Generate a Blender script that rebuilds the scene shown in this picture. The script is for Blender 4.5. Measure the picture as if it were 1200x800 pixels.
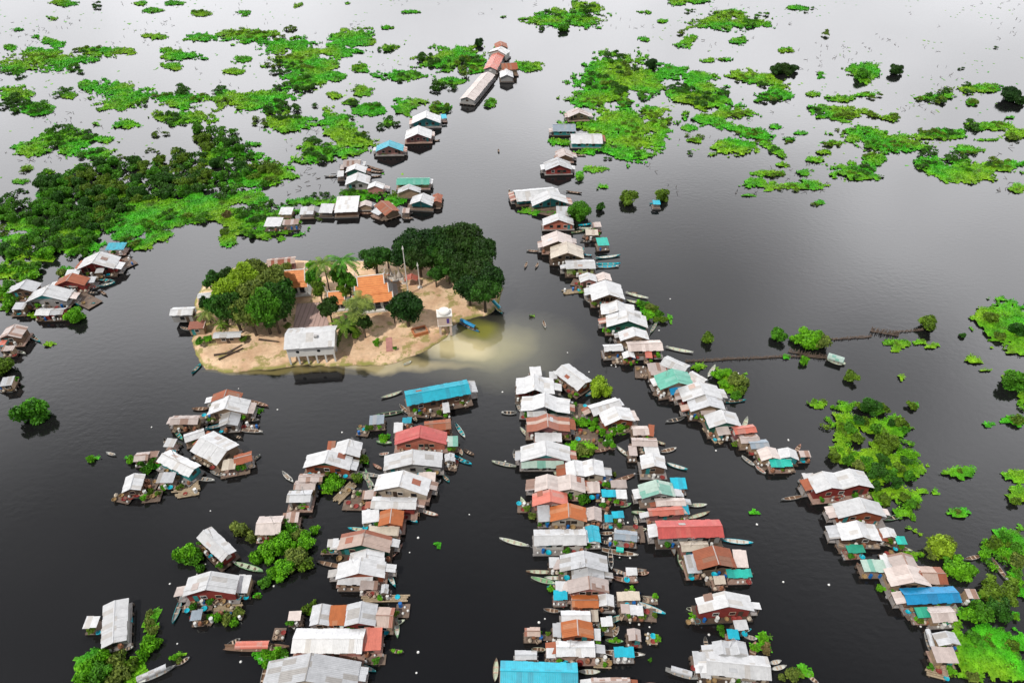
import bpy, math, random
import numpy as np
from mathutils import Vector, Matrix, noise as mnoise
rnd = random.Random(7)
for o in list(bpy.data.objects): bpy.data.objects.remove(o)
SC = bpy.context.scene; COL = SC.collection
# ------------------------------------------------------------ camera
CAM_H = 115.0; PITCH = math.radians(41.0); FPX = 800.0
cd = bpy.data.cameras.new('camera'); cam = bpy.data.objects.new('camera', cd); COL.objects.link(cam)
cam.location = (0, 0, CAM_H); cam.rotation_euler = (math.pi/2-PITCH, 0, 0)
cd.sensor_width = 36.0; cd.lens = 36.0*FPX/1200.0; cd.clip_start = 1.0; cd.clip_end = 30000.0
SC.camera = cam
# ------------------------------------------------------------ sky and sun
SUN_EL = math.radians(57); SUN_AZ = math.radians(228)      # azimuth clockwise from +Y (north = view direction)
world = bpy.data.worlds.new("World"); SC.world = world; world.use_nodes = True
nt = world.node_tree; N = nt.nodes; L = nt.links
for n in list(N): N.remove(n)
def nd(t, **k):
    n = N.new(t)
    for a, b in k.items(): setattr(n, a, b)
    return n
wout = nd('ShaderNodeOutputWorld'); bg = nd('ShaderNodeBackground'); bg.inputs['Strength'].default_value = 0.09
sky = nd('ShaderNodeTexSky', sky_type='NISHITA', sun_disc=False)
sky.sun_elevation = SUN_EL; sky.sun_rotation = SUN_AZ; sky.air_density = 1.0; sky.dust_density = 1.5
tc = nd('ShaderNodeTexCoord'); sep = nd('ShaderNodeSeparateXYZ'); L.new(tc.outputs['Generated'], sep.inputs[0])
ns = nd('ShaderNodeTexNoise'); ns.inputs['Scale'].default_value = 2.6; ns.inputs['Detail'].default_value = 5.0; ns.inputs['Roughness'].default_value = .5
mp = nd('ShaderNodeMapping'); mp.inputs['Scale'].default_value = (1, 1, 1.6); mp.inputs['Location'].default_value = (3.1, 0.4, 1.3)
L.new(tc.outputs['Generated'], mp.inputs[0]); L.new(mp.outputs[0], ns.inputs['Vector'])
def mr(src, a, b, c, d, smooth=True):
    m = nd('ShaderNodeMapRange'); m.interpolation_type = 'SMOOTHSTEP' if smooth else 'LINEAR'
    L.new(src, m.inputs[0])
    for i, v in enumerate((a, b, c, d)): m.inputs[i+1].default_value = v
    return m.outputs[0]
def mul(a, b):
    m = nd('ShaderNodeMath', operation='MULTIPLY')
    for i, s in enumerate((a, b)):
        if isinstance(s, (int, float)): m.inputs[i].default_value = s
        else: L.new(s, m.inputs[i])
    return m.outputs[0]
el = mr(sep.outputs['Z'], 0.42, 0.915, 1.0, 0.0)          # bank of cloud over the far half of the sky
elb = mr(sep.outputs['Z'], 0.20, 0.40, 0.66, 1.0)
azm = mr(sep.outputs['Y'], 0.18, 0.55, 0.12, 1.0)
def patch(d, rad, low):          # a darker cloud, or a gap of blue, standing in that direction of the sky
    v = nd('ShaderNodeVectorMath', operation='DISTANCE'); L.new(tc.outputs['Generated'], v.inputs[0]); v.inputs[1].default_value = Vector(d).normalized()
    return mr(v.outputs['Value'], rad*.15, rad, low, 1.0)
nf = mr(ns.outputs['Fac'], 0.34, 0.66, 0.85, 1.12)
nf = mul(nf, mul(patch((.25, .812, .59), .30, .50), 1.0))
nf = mul(nf, mul(patch((-.15, .62, .80), .16, .85), patch((-.66, .52, .92), .36, .25)))
cov = mul(mul(mul(el, elb), azm), mul(patch((.55, .73, .68), .15, .62), patch((.33, .82, .52), .16, .85)))
cl = nd('ShaderNodeCombineColor')
cc = nd('ShaderNodeMix', data_type='RGBA'); L.new(cov, cc.inputs['Factor'])
cloud = nd('ShaderNodeMix', data_type='RGBA', blend_type='MULTIPLY'); cloud.inputs['Factor'].default_value = 1.0
cloud.inputs['A'].default_value = (68, 68, 70, 1); L.new(nf, cloud.inputs['B'])
skd = nd('ShaderNodeMix', data_type='RGBA'); skd.inputs['Factor'].default_value = .55; L.new(sky.outputs[0], skd.inputs['A'])
skd.inputs['B'].default_value = (2.4, 2.5, 2.8, 1)       # thin high veil over the blue
L.new(skd.outputs['Result'], cc.inputs['A']); L.new(cloud.outputs['Result'], cc.inputs['B'])
L.new(cc.outputs['Result'], bg.inputs['Color']); L.new(bg.outputs[0], wout.inputs[0])
sd = bpy.data.lights.new('sun', 'SUN'); sd.energy = 5.0; sd.angle = math.radians(.6); sd.color = (1, .955, .88)
sun = bpy.data.objects.new('sun', sd); COL.objects.link(sun); sun.location = (-200, -200, 300)
sdir = Vector((math.sin(SUN_AZ)*math.cos(SUN_EL), math.cos(SUN_AZ)*math.cos(SUN_EL), math.sin(SUN_EL)))
sun.rotation_euler = sdir.to_track_quat('Z', 'Y').to_euler()
SC.view_settings.view_transform = 'Standard'; SC.view_settings.look = 'None'
SC.view_settings.exposure = -0.68; SC.view_settings.gamma = 1.0; SC.view_settings.use_curve_mapping = False
SC.render.engine = 'CYCLES'
SC.cycles.max_bounces = 5; SC.cycles.diffuse_bounces = 2; SC.cycles.glossy_bounces = 3; SC.cycles.transmission_bounces = 2

# ------------------------------------------------------------ helpers
CP, SP = math.cos(PITCH), math.sin(PITCH)
def W(px, py, z=0.0):
    """photo pixel (1200x800) -> the point of the plane at height z seen there"""
    xc = (px-600)/FPX; yc = (400-py)/FPX
    dx, dy, dz = xc, CP+SP*yc, -SP+CP*yc
    t = (CAM_H-z)/(-dz)
    return Vector((dx*t, dy*t, z))
def PX(x, y, z=0.0):
    rx, ry, rz = x, y, z-CAM_H
    d = ry*CP-rz*SP; u = ry*SP+rz*CP
    return 600+FPX*rx/d, 400-FPX*u/d
def SCL(py, z=0.0):
    return CP*(py+(FPX*math.tan(PITCH)-400))/(CAM_H-z)      # pixels per metre across
CR = dict(A=(0,0,2.9625), B=(400,0,2.9625), C=(800,0,2.9625), D=(180,240,3.81), E=(400,240,3.81), F=(580,180,3.81),
 G=(580,400,5.715), H=(580,530,5.715), I=(580,660,5.715), J=(740,400,5), K=(740,540,5), L=(740,660,5.4545),
 M=(920,440,4), N=(920,600,4), O=(0,260,2.963), P=(100,440,4.704), Q=(400,430,5.715), R=(320,500,5), S=(180,590,5.333),
 T=(80,660,5.4545), U=(260,640,5), V=(300,120,4.615), X=(640,320,7.275), Y=(780,360,2.857), Z=(0,240,3.75),
 B8=(520,40,8), D3=(230,290,5.333), D4=(420,290,5.333), P0=(0,0,1))
def c2p(c, x, y):
    ox, oy, s = CR[c]; return ox+x/s, oy+y/s
class MB:
    def __init__(s): s.v=[]; s.f=[]; s.uv={}; s.m=[]
    def face(s, pts, uv=None, m=0):
        i=len(s.v); s.v.extend([tuple(p) for p in pts]); s.f.append(tuple(range(i,i+len(pts)))); s.m.append(m)
        if uv: s.uv[len(s.f)-1]=uv
    def hexa(s, b, t, m=0):
        """b, t: four bottom and four top points, counter-clockwise from above"""
        i=len(s.v); s.v.extend([tuple(p) for p in b]+[tuple(p) for p in t])
        for f in ((3,2,1,0),(4,5,6,7),(0,1,5,4),(1,2,6,5),(2,3,7,6),(3,0,4,7)):
            s.f.append(tuple(i+k for k in f)); s.m.append(m)
    def box(s, x0,x1,y0,y1,z0,z1,m=0):
        s.hexa([(x0,y0,z0),(x1,y0,z0),(x1,y1,z0),(x0,y1,z0)],[(x0,y0,z1),(x1,y0,z1),(x1,y1,z1),(x0,y1,z1)],m)
    def tube(s, p, q, r, n=8, r2=None, caps=True):
        p=Vector(p); q=Vector(q); r2=r if r2 is None else r2
        d=(q-p).normalized(); a=d.orthogonal().normalized(); b=d.cross(a)
        i=len(s.v)
        for c,rr in ((p,r),(q,r2)):
            for k in range(n):
                t=2*math.pi*k/n; s.v.append(tuple(c+rr*(math.cos(t)*a+math.sin(t)*b)))
        for k in range(n):
            s.f.append((i+k,i+(k+1)%n,i+n+(k+1)%n,i+n+k)); s.m.append(0)
        if caps:
            s.f.append(tuple(i+n-1-k for k in range(n))); s.m.append(0)
            s.f.append(tuple(i+n+k for k in range(n))); s.m.append(0)
    def lathe(s, prof, c=(0,0,0), n=10):
        i=len(s.v)
        for r,z in prof:
            for k in range(n):
                t=2*math.pi*k/n; s.v.append((c[0]+r*math.cos(t), c[1]+r*math.sin(t), c[2]+z))
        for j in range(len(prof)-1):
            for k in range(n):
                a=i+j*n+k; b=i+j*n+(k+1)%n; s.f.append((a,b,b+n,a+n)); s.m.append(0)
        s.f.append(tuple(i+n-1-k for k in range(n))); s.m.append(0)
        e=i+(len(prof)-1)*n; s.f.append(tuple(e+k for k in range(n))); s.m.append(0)
    def mesh(s, name, mats, smooth=False):
        me=bpy.data.meshes.new(name); me.from_pydata(s.v,[],s.f)
        for m in (mats if isinstance(mats,(list,tuple)) else [mats]): me.materials.append(m)
        if any(s.m): me.polygons.foreach_set('material_index', s.m)
        if s.uv:
            ul=me.uv_layers.new(name='UVMap')
            for fi,uv in s.uv.items():
                for k,li in enumerate(me.polygons[fi].loop_indices): ul.data[li].uv=uv[k]
        if smooth: me.polygons.foreach_set('use_smooth',[True]*len(me.polygons))
        me.update(); return me
    def build(s, name, mats, parent=None, smooth=False):
        if not s.v: return None
        return link(name, s.mesh(name,mats,smooth), parent)
def link(name, me, parent=None):
    o=bpy.data.objects.new(name, me); COL.objects.link(o)
    if parent: o.parent=parent
    return o
def tag(o, label=None, cat=None, group=None, kind=None):
    if label: o['label']=label
    if cat: o['category']=cat
    if group: o['group']=group
    if kind: o['kind']=kind
    return o
def empty(name, loc, rz=0.0):
    o=bpy.data.objects.new(name,None); COL.objects.link(o); o.location=loc; o.rotation_euler=(0,0,rz); o.empty_display_size=.5
    return o
def copy_tree(o, parent=None):
    c=o.copy(); COL.objects.link(c); c.parent=parent
    for ch in o.children: copy_tree(ch,c)
    return c
ORD=['','first','second','third','fourth','fifth','sixth','seventh','eighth','ninth','tenth','eleventh','twelfth','thirteenth','fourteenth','fifteenth','sixteenth','seventeenth','eighteenth','nineteenth']
TEN={20:'twenti',30:'thirti',40:'forti',50:'fifti',60:'sixti',70:'seventi',80:'eighti',90:'nineti'}
TN={20:'twenty',30:'thirty',40:'forty',50:'fifty',60:'sixty',70:'seventy',80:'eighty',90:'ninety'}
def ordn(n):
    if n<20: return ORD[n]
    if n>99: return 'far'
    return TEN[n//10*10]+'eth' if n%10==0 else TN[n//10*10]+'-'+ORD[n%10]
PEND=[]      # (object, base label, sort key, order phrase)
def later(o, base, key, phrase, group=None):
    PEND.append((o,base,key,phrase,group))
def flush():
    d={}
    for p in PEND: d.setdefault(p[1],[]).append(p)
    for base,ps in d.items():
        ps.sort(key=lambda p:p[2])
        for i,p in enumerate(ps):
            p[0]['label']=base if len(ps)==1 else base+', '+ordn(i+1)+' '+p[3]
            if p[4]: p[0]['group']=p[4]
# ------------------------------------------------------------ materials
def mat(name):
    m=bpy.data.materials.new(name); m.use_nodes=True
    t=m.node_tree; b=t.nodes['Principled BSDF']; return m,t,b
class G:
    """tiny node-graph helper"""
    def __init__(s,t): s.t=t
    def n(s,ty,**k):
        n=s.t.nodes.new(ty)
        for a,b in k.items(): setattr(n,a,b)
        return n
    def l(s,a,b): s.t.links.new(a,b)
    def noise(s,vec,scale,detail=3,rough=.5):
        n=s.n('ShaderNodeTexNoise'); n.inputs['Scale'].default_value=scale; n.inputs['Detail'].default_value=detail; n.inputs['Roughness'].default_value=rough
        if vec is not None: s.l(vec,n.inputs['Vector'])
        return n.outputs['Fac']
    def mr(s,src,a,b,c,d):
        m=s.n('ShaderNodeMapRange'); s.l(src,m.inputs[0])
        for i,v in enumerate((a,b,c,d)): m.inputs[i+1].default_value=v
        return m.outputs[0]
    def mix(s,f,a,b,bt='MIX'):
        m=s.n('ShaderNodeMix',data_type='RGBA',blend_type=bt)
        for k,v in (('Factor',f),('A',a),('B',b)):
            if isinstance(v,(int,float)): m.inputs[k].default_value=v
            elif isinstance(v,tuple): m.inputs[k].default_value=(*v[:3],1)
            else: s.l(v,m.inputs[k])
        return m.outputs['Result']
    def math(s,op,a,b=None):
        m=s.n('ShaderNodeMath',operation=op)
        for i,v in enumerate((a,b)):
            if v is None: continue
            if isinstance(v,(int,float)): m.inputs[i].default_value=v
            else: s.l(v,m.inputs[i])
        return m.outputs[0]
    def scalevec(s,vec,sc):
        m=s.n('ShaderNodeMapping'); m.inputs['Scale'].default_value=sc; s.l(vec,m.inputs[0]); return m.outputs[0]
def tuplescale(c,k): return tuple(min(1,x*k) for x in c)
ROOFM={}
def roof_mat(key, base, alt, palt, rust, rough=.45, metal=0.0, cols=False):
    m,t,b=mat('roof_'+key); g=G(t)
    uv=g.n('ShaderNodeUVMap'); oi=g.n('ShaderNodeObjectInfo'); tcn=g.n('ShaderNodeTexCoord')
    sv=g.scalevec(uv.outputs[0],(1/0.9,1/2.6 if not cols else .0001,1))
    fl=g.n('ShaderNodeVectorMath',operation='FLOOR'); g.l(sv,fl.inputs[0])
    ad=g.n('ShaderNodeVectorMath',operation='ADD'); g.l(fl.outputs[0],ad.inputs[0])
    cx=g.n('ShaderNodeCombineXYZ'); g.l(g.math('MULTIPLY',oi.outputs['Random'],371.0),cx.inputs[2]); g.l(cx.outputs[0],ad.inputs[1])
    wn=g.n('ShaderNodeTexWhiteNoise'); g.l(ad.outputs[0],wn.inputs['Vector'])
    br=g.mr(wn.outputs['Value'],0,1,.91,1.03)
    pal=g.math('LESS_THAN',wn.outputs['Value'],palt)
    col=g.mix(pal,base,alt)
    cbr=g.n('ShaderNodeCombineColor'); 
    for i in range(3): g.l(br,cbr.inputs[i])
    col=g.mix(1.0,col,cbr.outputs[0],'MULTIPLY')
    # overall tone of this roof
    tone=g.mr(oi.outputs['Random'],0,1,.82,1.06); ct=g.n('ShaderNodeCombineColor')
    for i in range(3): g.l(tone,ct.inputs[i])
    col=g.mix(1.0,col,ct.outputs[0],'MULTIPLY')
    # rust and grime running down the slope
    wv=g.n('ShaderNodeVectorMath',operation='ADD'); g.l(tcn.outputs['Object'],wv.inputs[0]); g.l(cx.outputs[0],wv.inputs[1])
    st=g.noise(g.scalevec(uv.outputs[0],(1.7,.28,1)),1.6,5,.65)
    st2=g.noise(wv.outputs[0],.35,4,.6)
    f=g.mr(g.math('MULTIPLY',g.math('ADD',st,st2),.5),.66-rust*.22,.80-rust*.18,0,1)
    col=g.mix(g.math('MULTIPLY',f,.75),col,(.23,.10,.05) if rust>.25 else ((.30,.23,.18) if base[2]>.3 else tuplescale(base,.45)))
    dk=g.mr(g.noise(wv.outputs[0],1.1,5,.7),.35,.7,.82,1.05); c2=g.n('ShaderNodeCombineColor')
    for i in range(3): g.l(dk,c2.inputs[i])
    col=g.mix(1.0,col,c2.outputs[0],'MULTIPLY')
    g.l(col,b.inputs['Base Color']); b.inputs['Roughness'].default_value=rough; b.inputs['Metallic'].default_value=metal
    wf=g.n('ShaderNodeTexWave',wave_type='BANDS',bands_direction='X'); wf.inputs['Scale'].default_value=1.1; g.l(uv.outputs[0],wf.inputs['Vector'])
    bp=g.n('ShaderNodeBump'); bp.inputs['Strength'].default_value=.35; bp.inputs['Distance'].default_value=.04
    g.l(wf.outputs['Fac'],bp.inputs['Height']); g.l(bp.outputs[0],b.inputs['Normal'])
    ROOFM[key]=m
roof_mat('white',(.64,.645,.655),(.58,.555,.53),.12,.17)
roof_mat('grey',(.53,.54,.56),(.42,.40,.38),.18,.2)
roof_mat('pinkgrey',(.50,.42,.39),(.33,.20,.15),.22,.35)
roof_mat('palepink',(.66,.57,.53),(.6,.5,.46),.2,.10)
roof_mat('cream',(.56,.49,.40),(.45,.37,.3),.2,.2)
roof_mat('striped',(.50,.37,.31),(.33,.10,.05),.5,.35,cols=True)
roof_mat('rust',(.45,.125,.03),(.50,.20,.09),.18,.2,.7)
roof_mat('brown',(.34,.095,.04),(.33,.15,.09),.2,.2,.7)
roof_mat('red',(.50,.085,.075),(.55,.12,.10),.15,.03)
roof_mat('salmon',(.60,.17,.12),(.55,.24,.19),.2,.12)
roof_mat('cyan',(.01,.42,.56),(.02,.36,.49),.2,.10)
roof_mat('blue',(.01,.26,.52),(.02,.22,.44),.15,.10)
roof_mat('teal',(.12,.44,.33),(.2,.5,.4),.2,.06)
roof_mat('turquoise',(.02,.50,.40),(.02,.42,.36),.2,.0)
roof_mat('palegreen',(.42,.55,.48),(.2,.45,.36),.3,.08)
roof_mat('green',(.02,.30,.19),(.03,.36,.22),.2,.02)
roof_mat('slate',(.30,.36,.42),(.40,.42,.45),.2,.05)
def plain(name, col, rough=.7, nscale=1.5, var=.25, planks=None, spec=None):
    m,t,b=mat(name); g=G(t); tcn=g.n('ShaderNodeTexCoord'); oi=g.n('ShaderNodeObjectInfo')
    cx=g.n('ShaderNodeCombineXYZ')
    for i in range(3): g.l(g.math('MULTIPLY',oi.outputs['Random'],97.0+i*31),cx.inputs[i])
    ad=g.n('ShaderNodeVectorMath',operation='ADD'); g.l(tcn.outputs['Object'],ad.inputs[0]); g.l(cx.outputs[0],ad.inputs[1])
    f=g.noise(ad.outputs[0],nscale,5,.65)
    c=g.mix(g.mr(f,.3,.7,0,1),tuplescale(col,1-var),tuplescale(col,1+var*.7))
    if planks:
        wv=g.n('ShaderNodeTexWave',wave_type='BANDS',bands_direction=planks[0]); wv.inputs['Scale'].default_value=planks[1]; wv.inputs['Distortion'].default_value=.6
        g.l(ad.outputs[0],wv.inputs['Vector'])
        c=g.mix(g.mr(wv.outputs['Fac'],0,.22,.55,0),c,tuplescale(col,.3))
    g.l(c,b.inputs['Base Color']); b.inputs['Roughness'].default_value=rough
    if spec is not None: b.inputs['Specular IOR Level'].default_value=spec
    return m
WALLC=dict(red=(.27,.035,.028),mauve=(.26,.11,.11),cream=(.55,.47,.37),teal=(.03,.27,.28),dkgreen=(.015,.12,.08),pink=(.48,.22,.19),
 grey=(.33,.32,.31),white=(.62,.61,.58),wood=(.14,.08,.05),rustred=(.30,.075,.03),salmon=(.55,.17,.11),lime=(.40,.48,.20),tan=(.36,.25,.16))
WALLM={k:plain('wall_'+k,c,.75,.8,.25,('X',1.3)) for k,c in WALLC.items()}
for k in WALLC: WALLM['g'+k]=WALLM[k]
WOOD=plain('weathered_wood',(.17,.12,.09),.8,.9,.4,('X',1.6))
WOODG=plain('grey_planks',(.24,.22,.21),.8,.9,.4,('X',1.6))
WOODP=plain('pinkish_planks',(.32,.21,.17),.8,.9,.4,('X',1.6))
WOODL=plain('pale_wood',(.46,.35,.26),.8,1.2,.35,('Y',1.6))
WOODD=plain('dark_wood',(.07,.045,.03),.8,1.2,.4)
BAMBOO=plain('bamboo',(.40,.31,.20),.7,2,.4,('X',3.0))
POST=plain('post_wood',(.22,.16,.11),.8,2,.3)
PANE=plain('window_dark',(.02,.022,.025),.25,1,.2)
TRIM=plain('painted_trim',(.66,.64,.60),.6,1,.15)
DRUMB=plain('blue_plastic',(.01,.12,.38),.35,2,.15)
PLW=plain('white_plastic',(.72,.72,.70),.4,3,.2)
CLAY=plain('clay',(.30,.13,.07),.7,3,.3)
BASK=plain('basket_weave',(.33,.22,.10),.8,6,.4)
METAL=plain('old_metal',(.35,.34,.33),.45,2,.3)
ROPE=plain('net',(.05,.06,.06),.9,4,.3)
BOATC=dict(teal=(.02,.33,.36),white=(.62,.62,.58),grey=(.27,.27,.26),wood=(.20,.12,.075),green=(.22,.42,.22),blue=(.01,.20,.42),pink=(.45,.24,.19),pale=(.50,.55,.42),yellow=(.55,.42,.06),cyan=(.0,.42,.55),dark=(.05,.045,.04))
BOATM={k:plain('hull_'+k,c,.5,1.5,.25) for k,c in BOATC.items()}
# ------------------------------------------------------------ vectorised noise
def vnoise(x,y,seed=0):
    xi=np.floor(x).astype(np.int64); yi=np.floor(y).astype(np.int64); xf=x-xi; yf=y-yi
    def h(a,b):
        n=(a*374761393+b*668265263+seed*982451653)&0xffffffff
        n=((n^(n>>13))*1274126177)&0xffffffff
        return ((n^(n>>16))&0xffff)/65535.0
    u=xf*xf*(3-2*xf); v=yf*yf*(3-2*yf)
    return (h(xi,yi)*(1-u)+h(xi+1,yi)*u)*(1-v)+(h(xi,yi+1)*(1-u)+h(xi+1,yi+1)*u)*v
def fbm(x,y,seed=0,o=4):
    s=0;a=.5;t=0
    for i in range(o):
        s=s+a*vnoise(x*2**i,y*2**i,seed+i); t+=a; a*=.55
    return s/t-.5
def np_mesh(name, verts, quads, mats, smooth=False, tris=None):
    me=bpy.data.meshes.new(name)
    verts=np.asarray(verts,dtype=np.float32).reshape(-1,3); quads=np.asarray(quads,dtype=np.int32).reshape(-1,4)
    me.vertices.add(len(verts)); me.vertices.foreach_set('co',verts.ravel())
    me.loops.add(quads.size); me.loops.foreach_set('vertex_index',quads.ravel())
    me.polygons.add(len(quads)); me.polygons.foreach_set('loop_start',np.arange(0,quads.size,4,dtype=np.int32))
    me.polygons.foreach_set('loop_total',np.full(len(quads),4,dtype=np.int32))
    if smooth: me.polygons.foreach_set('use_smooth',np.ones(len(quads),dtype=bool))
    for m in (mats if isinstance(mats,(list,tuple)) else [mats]): me.materials.append(m)
    me.update(calc_edges=True); return me
NR=np.random.RandomState(5)
def leaf_quads(P, Nn, size, flat=0.0):
    """one small bent-free leaf clump (quad) at each point P, roughly facing Nn"""
    n=len(P); r=NR.normal(size=(n,3)); r/=np.linalg.norm(r,axis=1)[:,None]+1e-9
    nn=Nn*(.75)+r*(.65); nn/=np.linalg.norm(nn,axis=1)[:,None]+1e-9
    a=np.cross(nn,NR.normal(size=(n,3))); a/=np.linalg.norm(a,axis=1)[:,None]+1e-9
    b=np.cross(nn,a)
    s=(size*NR.uniform(.55,1.25,n))[:,None]
    q=NR.uniform(.5,1.0,(n,1))
    V=np.stack([P-a*s*.5, P-b*s*.42*q, P+a*s*.5, P+b*s*.42*q],axis=1)
    return V.reshape(-1,3), np.arange(4*n).reshape(-1,4)
# ------------------------------------------------------------ foliage materials
def leafmat(name, dark, light, rough=.6):
    m,t,b=mat(name); g=G(t); geo=g.n('ShaderNodeNewGeometry'); oi=g.n('ShaderNodeObjectInfo'); tcn=g.n('ShaderNodeTexCoord')
    f=g.math('MULTIPLY',g.math('ADD',geo.outputs['Random Per Island'],g.mr(g.noise(tcn.outputs['Object'],.45,3,.6),.3,.7,0,1)),.5)
    c=g.mix(g.mr(f,.15,.85,0,1),tuplescale(dark,.8),tuplescale(light,1.12))
    c=g.mix(g.mr(oi.outputs['Random'],0,1,0,.25),c,g.mix(.5,c,(.16,.19,.02)))
    g.l(c,b.inputs['Base Color']); b.inputs['Roughness'].default_value=rough; b.inputs['Specular IOR Level'].default_value=.25
    tr=g.n('ShaderNodeBsdfTranslucent'); g.l(c,tr.inputs['Color']); mx=g.n('ShaderNodeMixShader'); mx.inputs[0].default_value=.22
    o=t.nodes['Material Output']; g.l(b.outputs[0],mx.inputs[1]); g.l(tr.outputs[0],mx.inputs[2]); g.l(mx.outputs[0],o.inputs[0])
    return m
LEAF=dict(bright=leafmat('leaves_bright',(.05,.22,.006),(.20,.58,.015)),
 green=leafmat('leaves_green',(.02,.10,.006),(.10,.36,.015)),
 olive=leafmat('leaves_olive',(.04,.085,.008),(.17,.31,.02)),
 dark=leafmat('leaves_dark',(.010,.050,.006),(.045,.18,.015)),
 deep=leafmat('leaves_deep',(.008,.034,.007),(.025,.095,.012)),
 lime=leafmat('leaves_lime',(.16,.28,.01),(.36,.56,.03)),
 yellow=leafmat('leaves_yellowgreen',(.05,.10,.015),(.26,.34,.06)),
 brown=leafmat('leaves_brown',(.12,.09,.03),(.26,.2,.08)))
COLW=dict(bright='bright green',green='mid green',olive='olive green',dark='dark green',deep='deep green',lime='yellow-green',yellow='yellowish green',brown='brownish')
BARK=plain('bark',(.10,.075,.05),.9,3,.35)
CROWNS={}; TRUNKS={}
def crown_mesh(cls, var, colk):
    k=(cls,var,colk)
    if k in CROWNS: return CROWNS[k]
    st=np.random.RandomState(11*var + {'s':1,'m':2,'l':3,'x':4}[cls]*100)
    R,n,ls,K=dict(s=(1.5,430,.48,6),m=(3.0,1700,.58,11),l=(5.5,4800,.72,20),x=(8.0,8500,.85,28))[cls]
    lob=[]
    for i in range(K):
        th=st.uniform(0,6.283); rr=math.sqrt(st.uniform(0,1))*.74; z=st.uniform(-.5,.5)*(1-rr*.4)
        lob.append((rr*math.cos(th), rr*math.sin(th), z, st.uniform(.20,.40)*(1.1-rr*.25)))
    lob.append((0,0,.1,.5))
    lob=np.array(lob)*R
    w=lob[:,3]**2; w/=w.sum()
    idx=st.choice(len(lob),size=int(n*1.9),p=w)
    d=st.normal(size=(len(idx),3)); d/=np.linalg.norm(d,axis=1)[:,None]
    d[:,2]=np.where(d[:,2]<-.35,-d[:,2],d[:,2])
    rad=lob[idx,3]*(1-.25*st.uniform(0,1,len(idx))**2 + .16*np.abs(st.normal(size=len(idx))))
    P=lob[idx,:3]+d*rad[:,None]; 
    keep=np.ones(len(P),bool)
    for j in range(len(lob)):
        dist=np.linalg.norm(P-lob[j,:3],axis=1); keep&=~((dist<lob[j,3]*.80)&(idx!=j))
    P=P[keep][:n]; d=d[keep][:n]
    P[:,2]*=.82
    global NR
    NR=np.random.RandomState(var+7)
    V,Q=leaf_quads(P,d,ls)
    # inner mass of twigs and shaded leaves
    IV=[];IQ=[];base=len(V)
    for (x,y,z,r) in lob:
        r*=.74; m=7; l=5
        for a in range(l+1):
            ph=math.pi*a/l
            for b in range(m):
                t=6.283*b/m; jj=1+.12*math.sin(5*t+3*a+x)
                IV.append((x+r*jj*math.sin(ph)*math.cos(t),y+r*jj*math.sin(ph)*math.sin(t),(z+r*math.cos(ph))*.82))
        o=base+len(IV)-m*(l+1)
        for a in range(l):
            for b in range(m):
                IQ.append((o+a*m+b,o+(a+1)*m+b,o+(a+1)*m+(b+1)%m,o+a*m+(b+1)%m))
    V=np.vstack([V,np.array(IV)]); Q=np.vstack([Q,np.array(IQ)])
    CROWNS[k]=np_mesh('crown_'+cls,V,Q,LEAF[colk]); return CROWNS[k]
def trunk_mesh(cls,var):
    k=(cls,var)
    if k in TRUNKS: return TRUNKS[k]
    R=dict(s=1.5,m=3.0,l=5.5,x=8.0)[cls]; r=random.Random(var*7+len(cls))
    mb=MB(); h=R*.9; tr=R*.075
    mb.tube((0,0,-h-.4),(R*.04,0,-h*.35),tr*1.3,7,tr)
    for i in range(5):
        a=i*1.257+r.uniform(-.4,.4); q=Vector((math.cos(a)*R*.45,math.sin(a)*R*.45,r.uniform(0,.3)*R))
        s=Vector((R*.04,0,-h*(.35+.1*r.random()))); mid=s.lerp(q,.5)+Vector((0,0,R*.05))
        mb.tube(s,mid,tr*.7,5,tr*.5); mb.tube(mid,q,tr*.5,5,tr*.25)
    TRUNKS[k]=mb.mesh('trunk_'+cls,BARK); return TRUNKS[k]
CLSR=dict(s=1.5,m=3.0,l=5.5,x=8.0)
# landmarks for descriptions: (px, py, words)
LM=[(400,360,'the temple island'),(570,95,'the rusty long hall'),(470,225,'the upper-left houseboats'),(365,245,'the small white huts'),
 (80,325,'the far-left houses'),(20,400,'the left-edge huts'),(235,515,'the left raft cluster'),(250,670,'the lower-left red-walled house'),
 (135,730,'the corner white-roofed house'),(400,750,'the near left row'),(450,560,'the left floating row'),(650,480,'the middle row\'s head'),
 (660,610,'the middle floating row'),(660,740,'the near middle row'),(740,530,'the striped-roof houses'),(800,620,'the big red roof'),(850,740,'the lower-right white roofs'),
 (900,530,'the diagonal row\'s tail'),(830,455,'the teal-roofed houses'),(730,360,'the diagonal row'),(650,240,'the diagonal row\'s head'),(680,160,'the upper-right bank houses'),
 (985,570,'the right row\'s head'),(1085,690,'the bright blue roof'),(950,400,'the bamboo fence'),(1160,385,'the right-edge hyacinth'),(1020,520,'the hyacinth strip'),
 (150,230,'the big left thicket'),(60,70,'the far-left marsh'),(330,60,'the top-left marsh'),(400,120,'the upper marsh'),(740,110,'the upper-right marsh'),(670,10,'the top-centre hyacinth'),
 (850,30,'the top-right hyacinth'),(930,180,'the right marsh'),(1080,170,'the far-right marsh'),(1100,90,'the top-right water'),(1150,720,'the corner hyacinth field')]
def where(px,py):
    b=min(LM,key=lambda l:(l[0]-px)**2+((l[1]-py)*1.5)**2); dx=px-b[0]; dy=(py-b[1])*1.4
    if abs(dx)<14 and abs(dy)<14: return 'at '+b[2]
    if abs(dx)>abs(dy): return ('right of ' if dx>0 else 'left of ')+b[2]
    return ('in front of ' if dy>0 else 'beyond ')+b[2]
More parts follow.
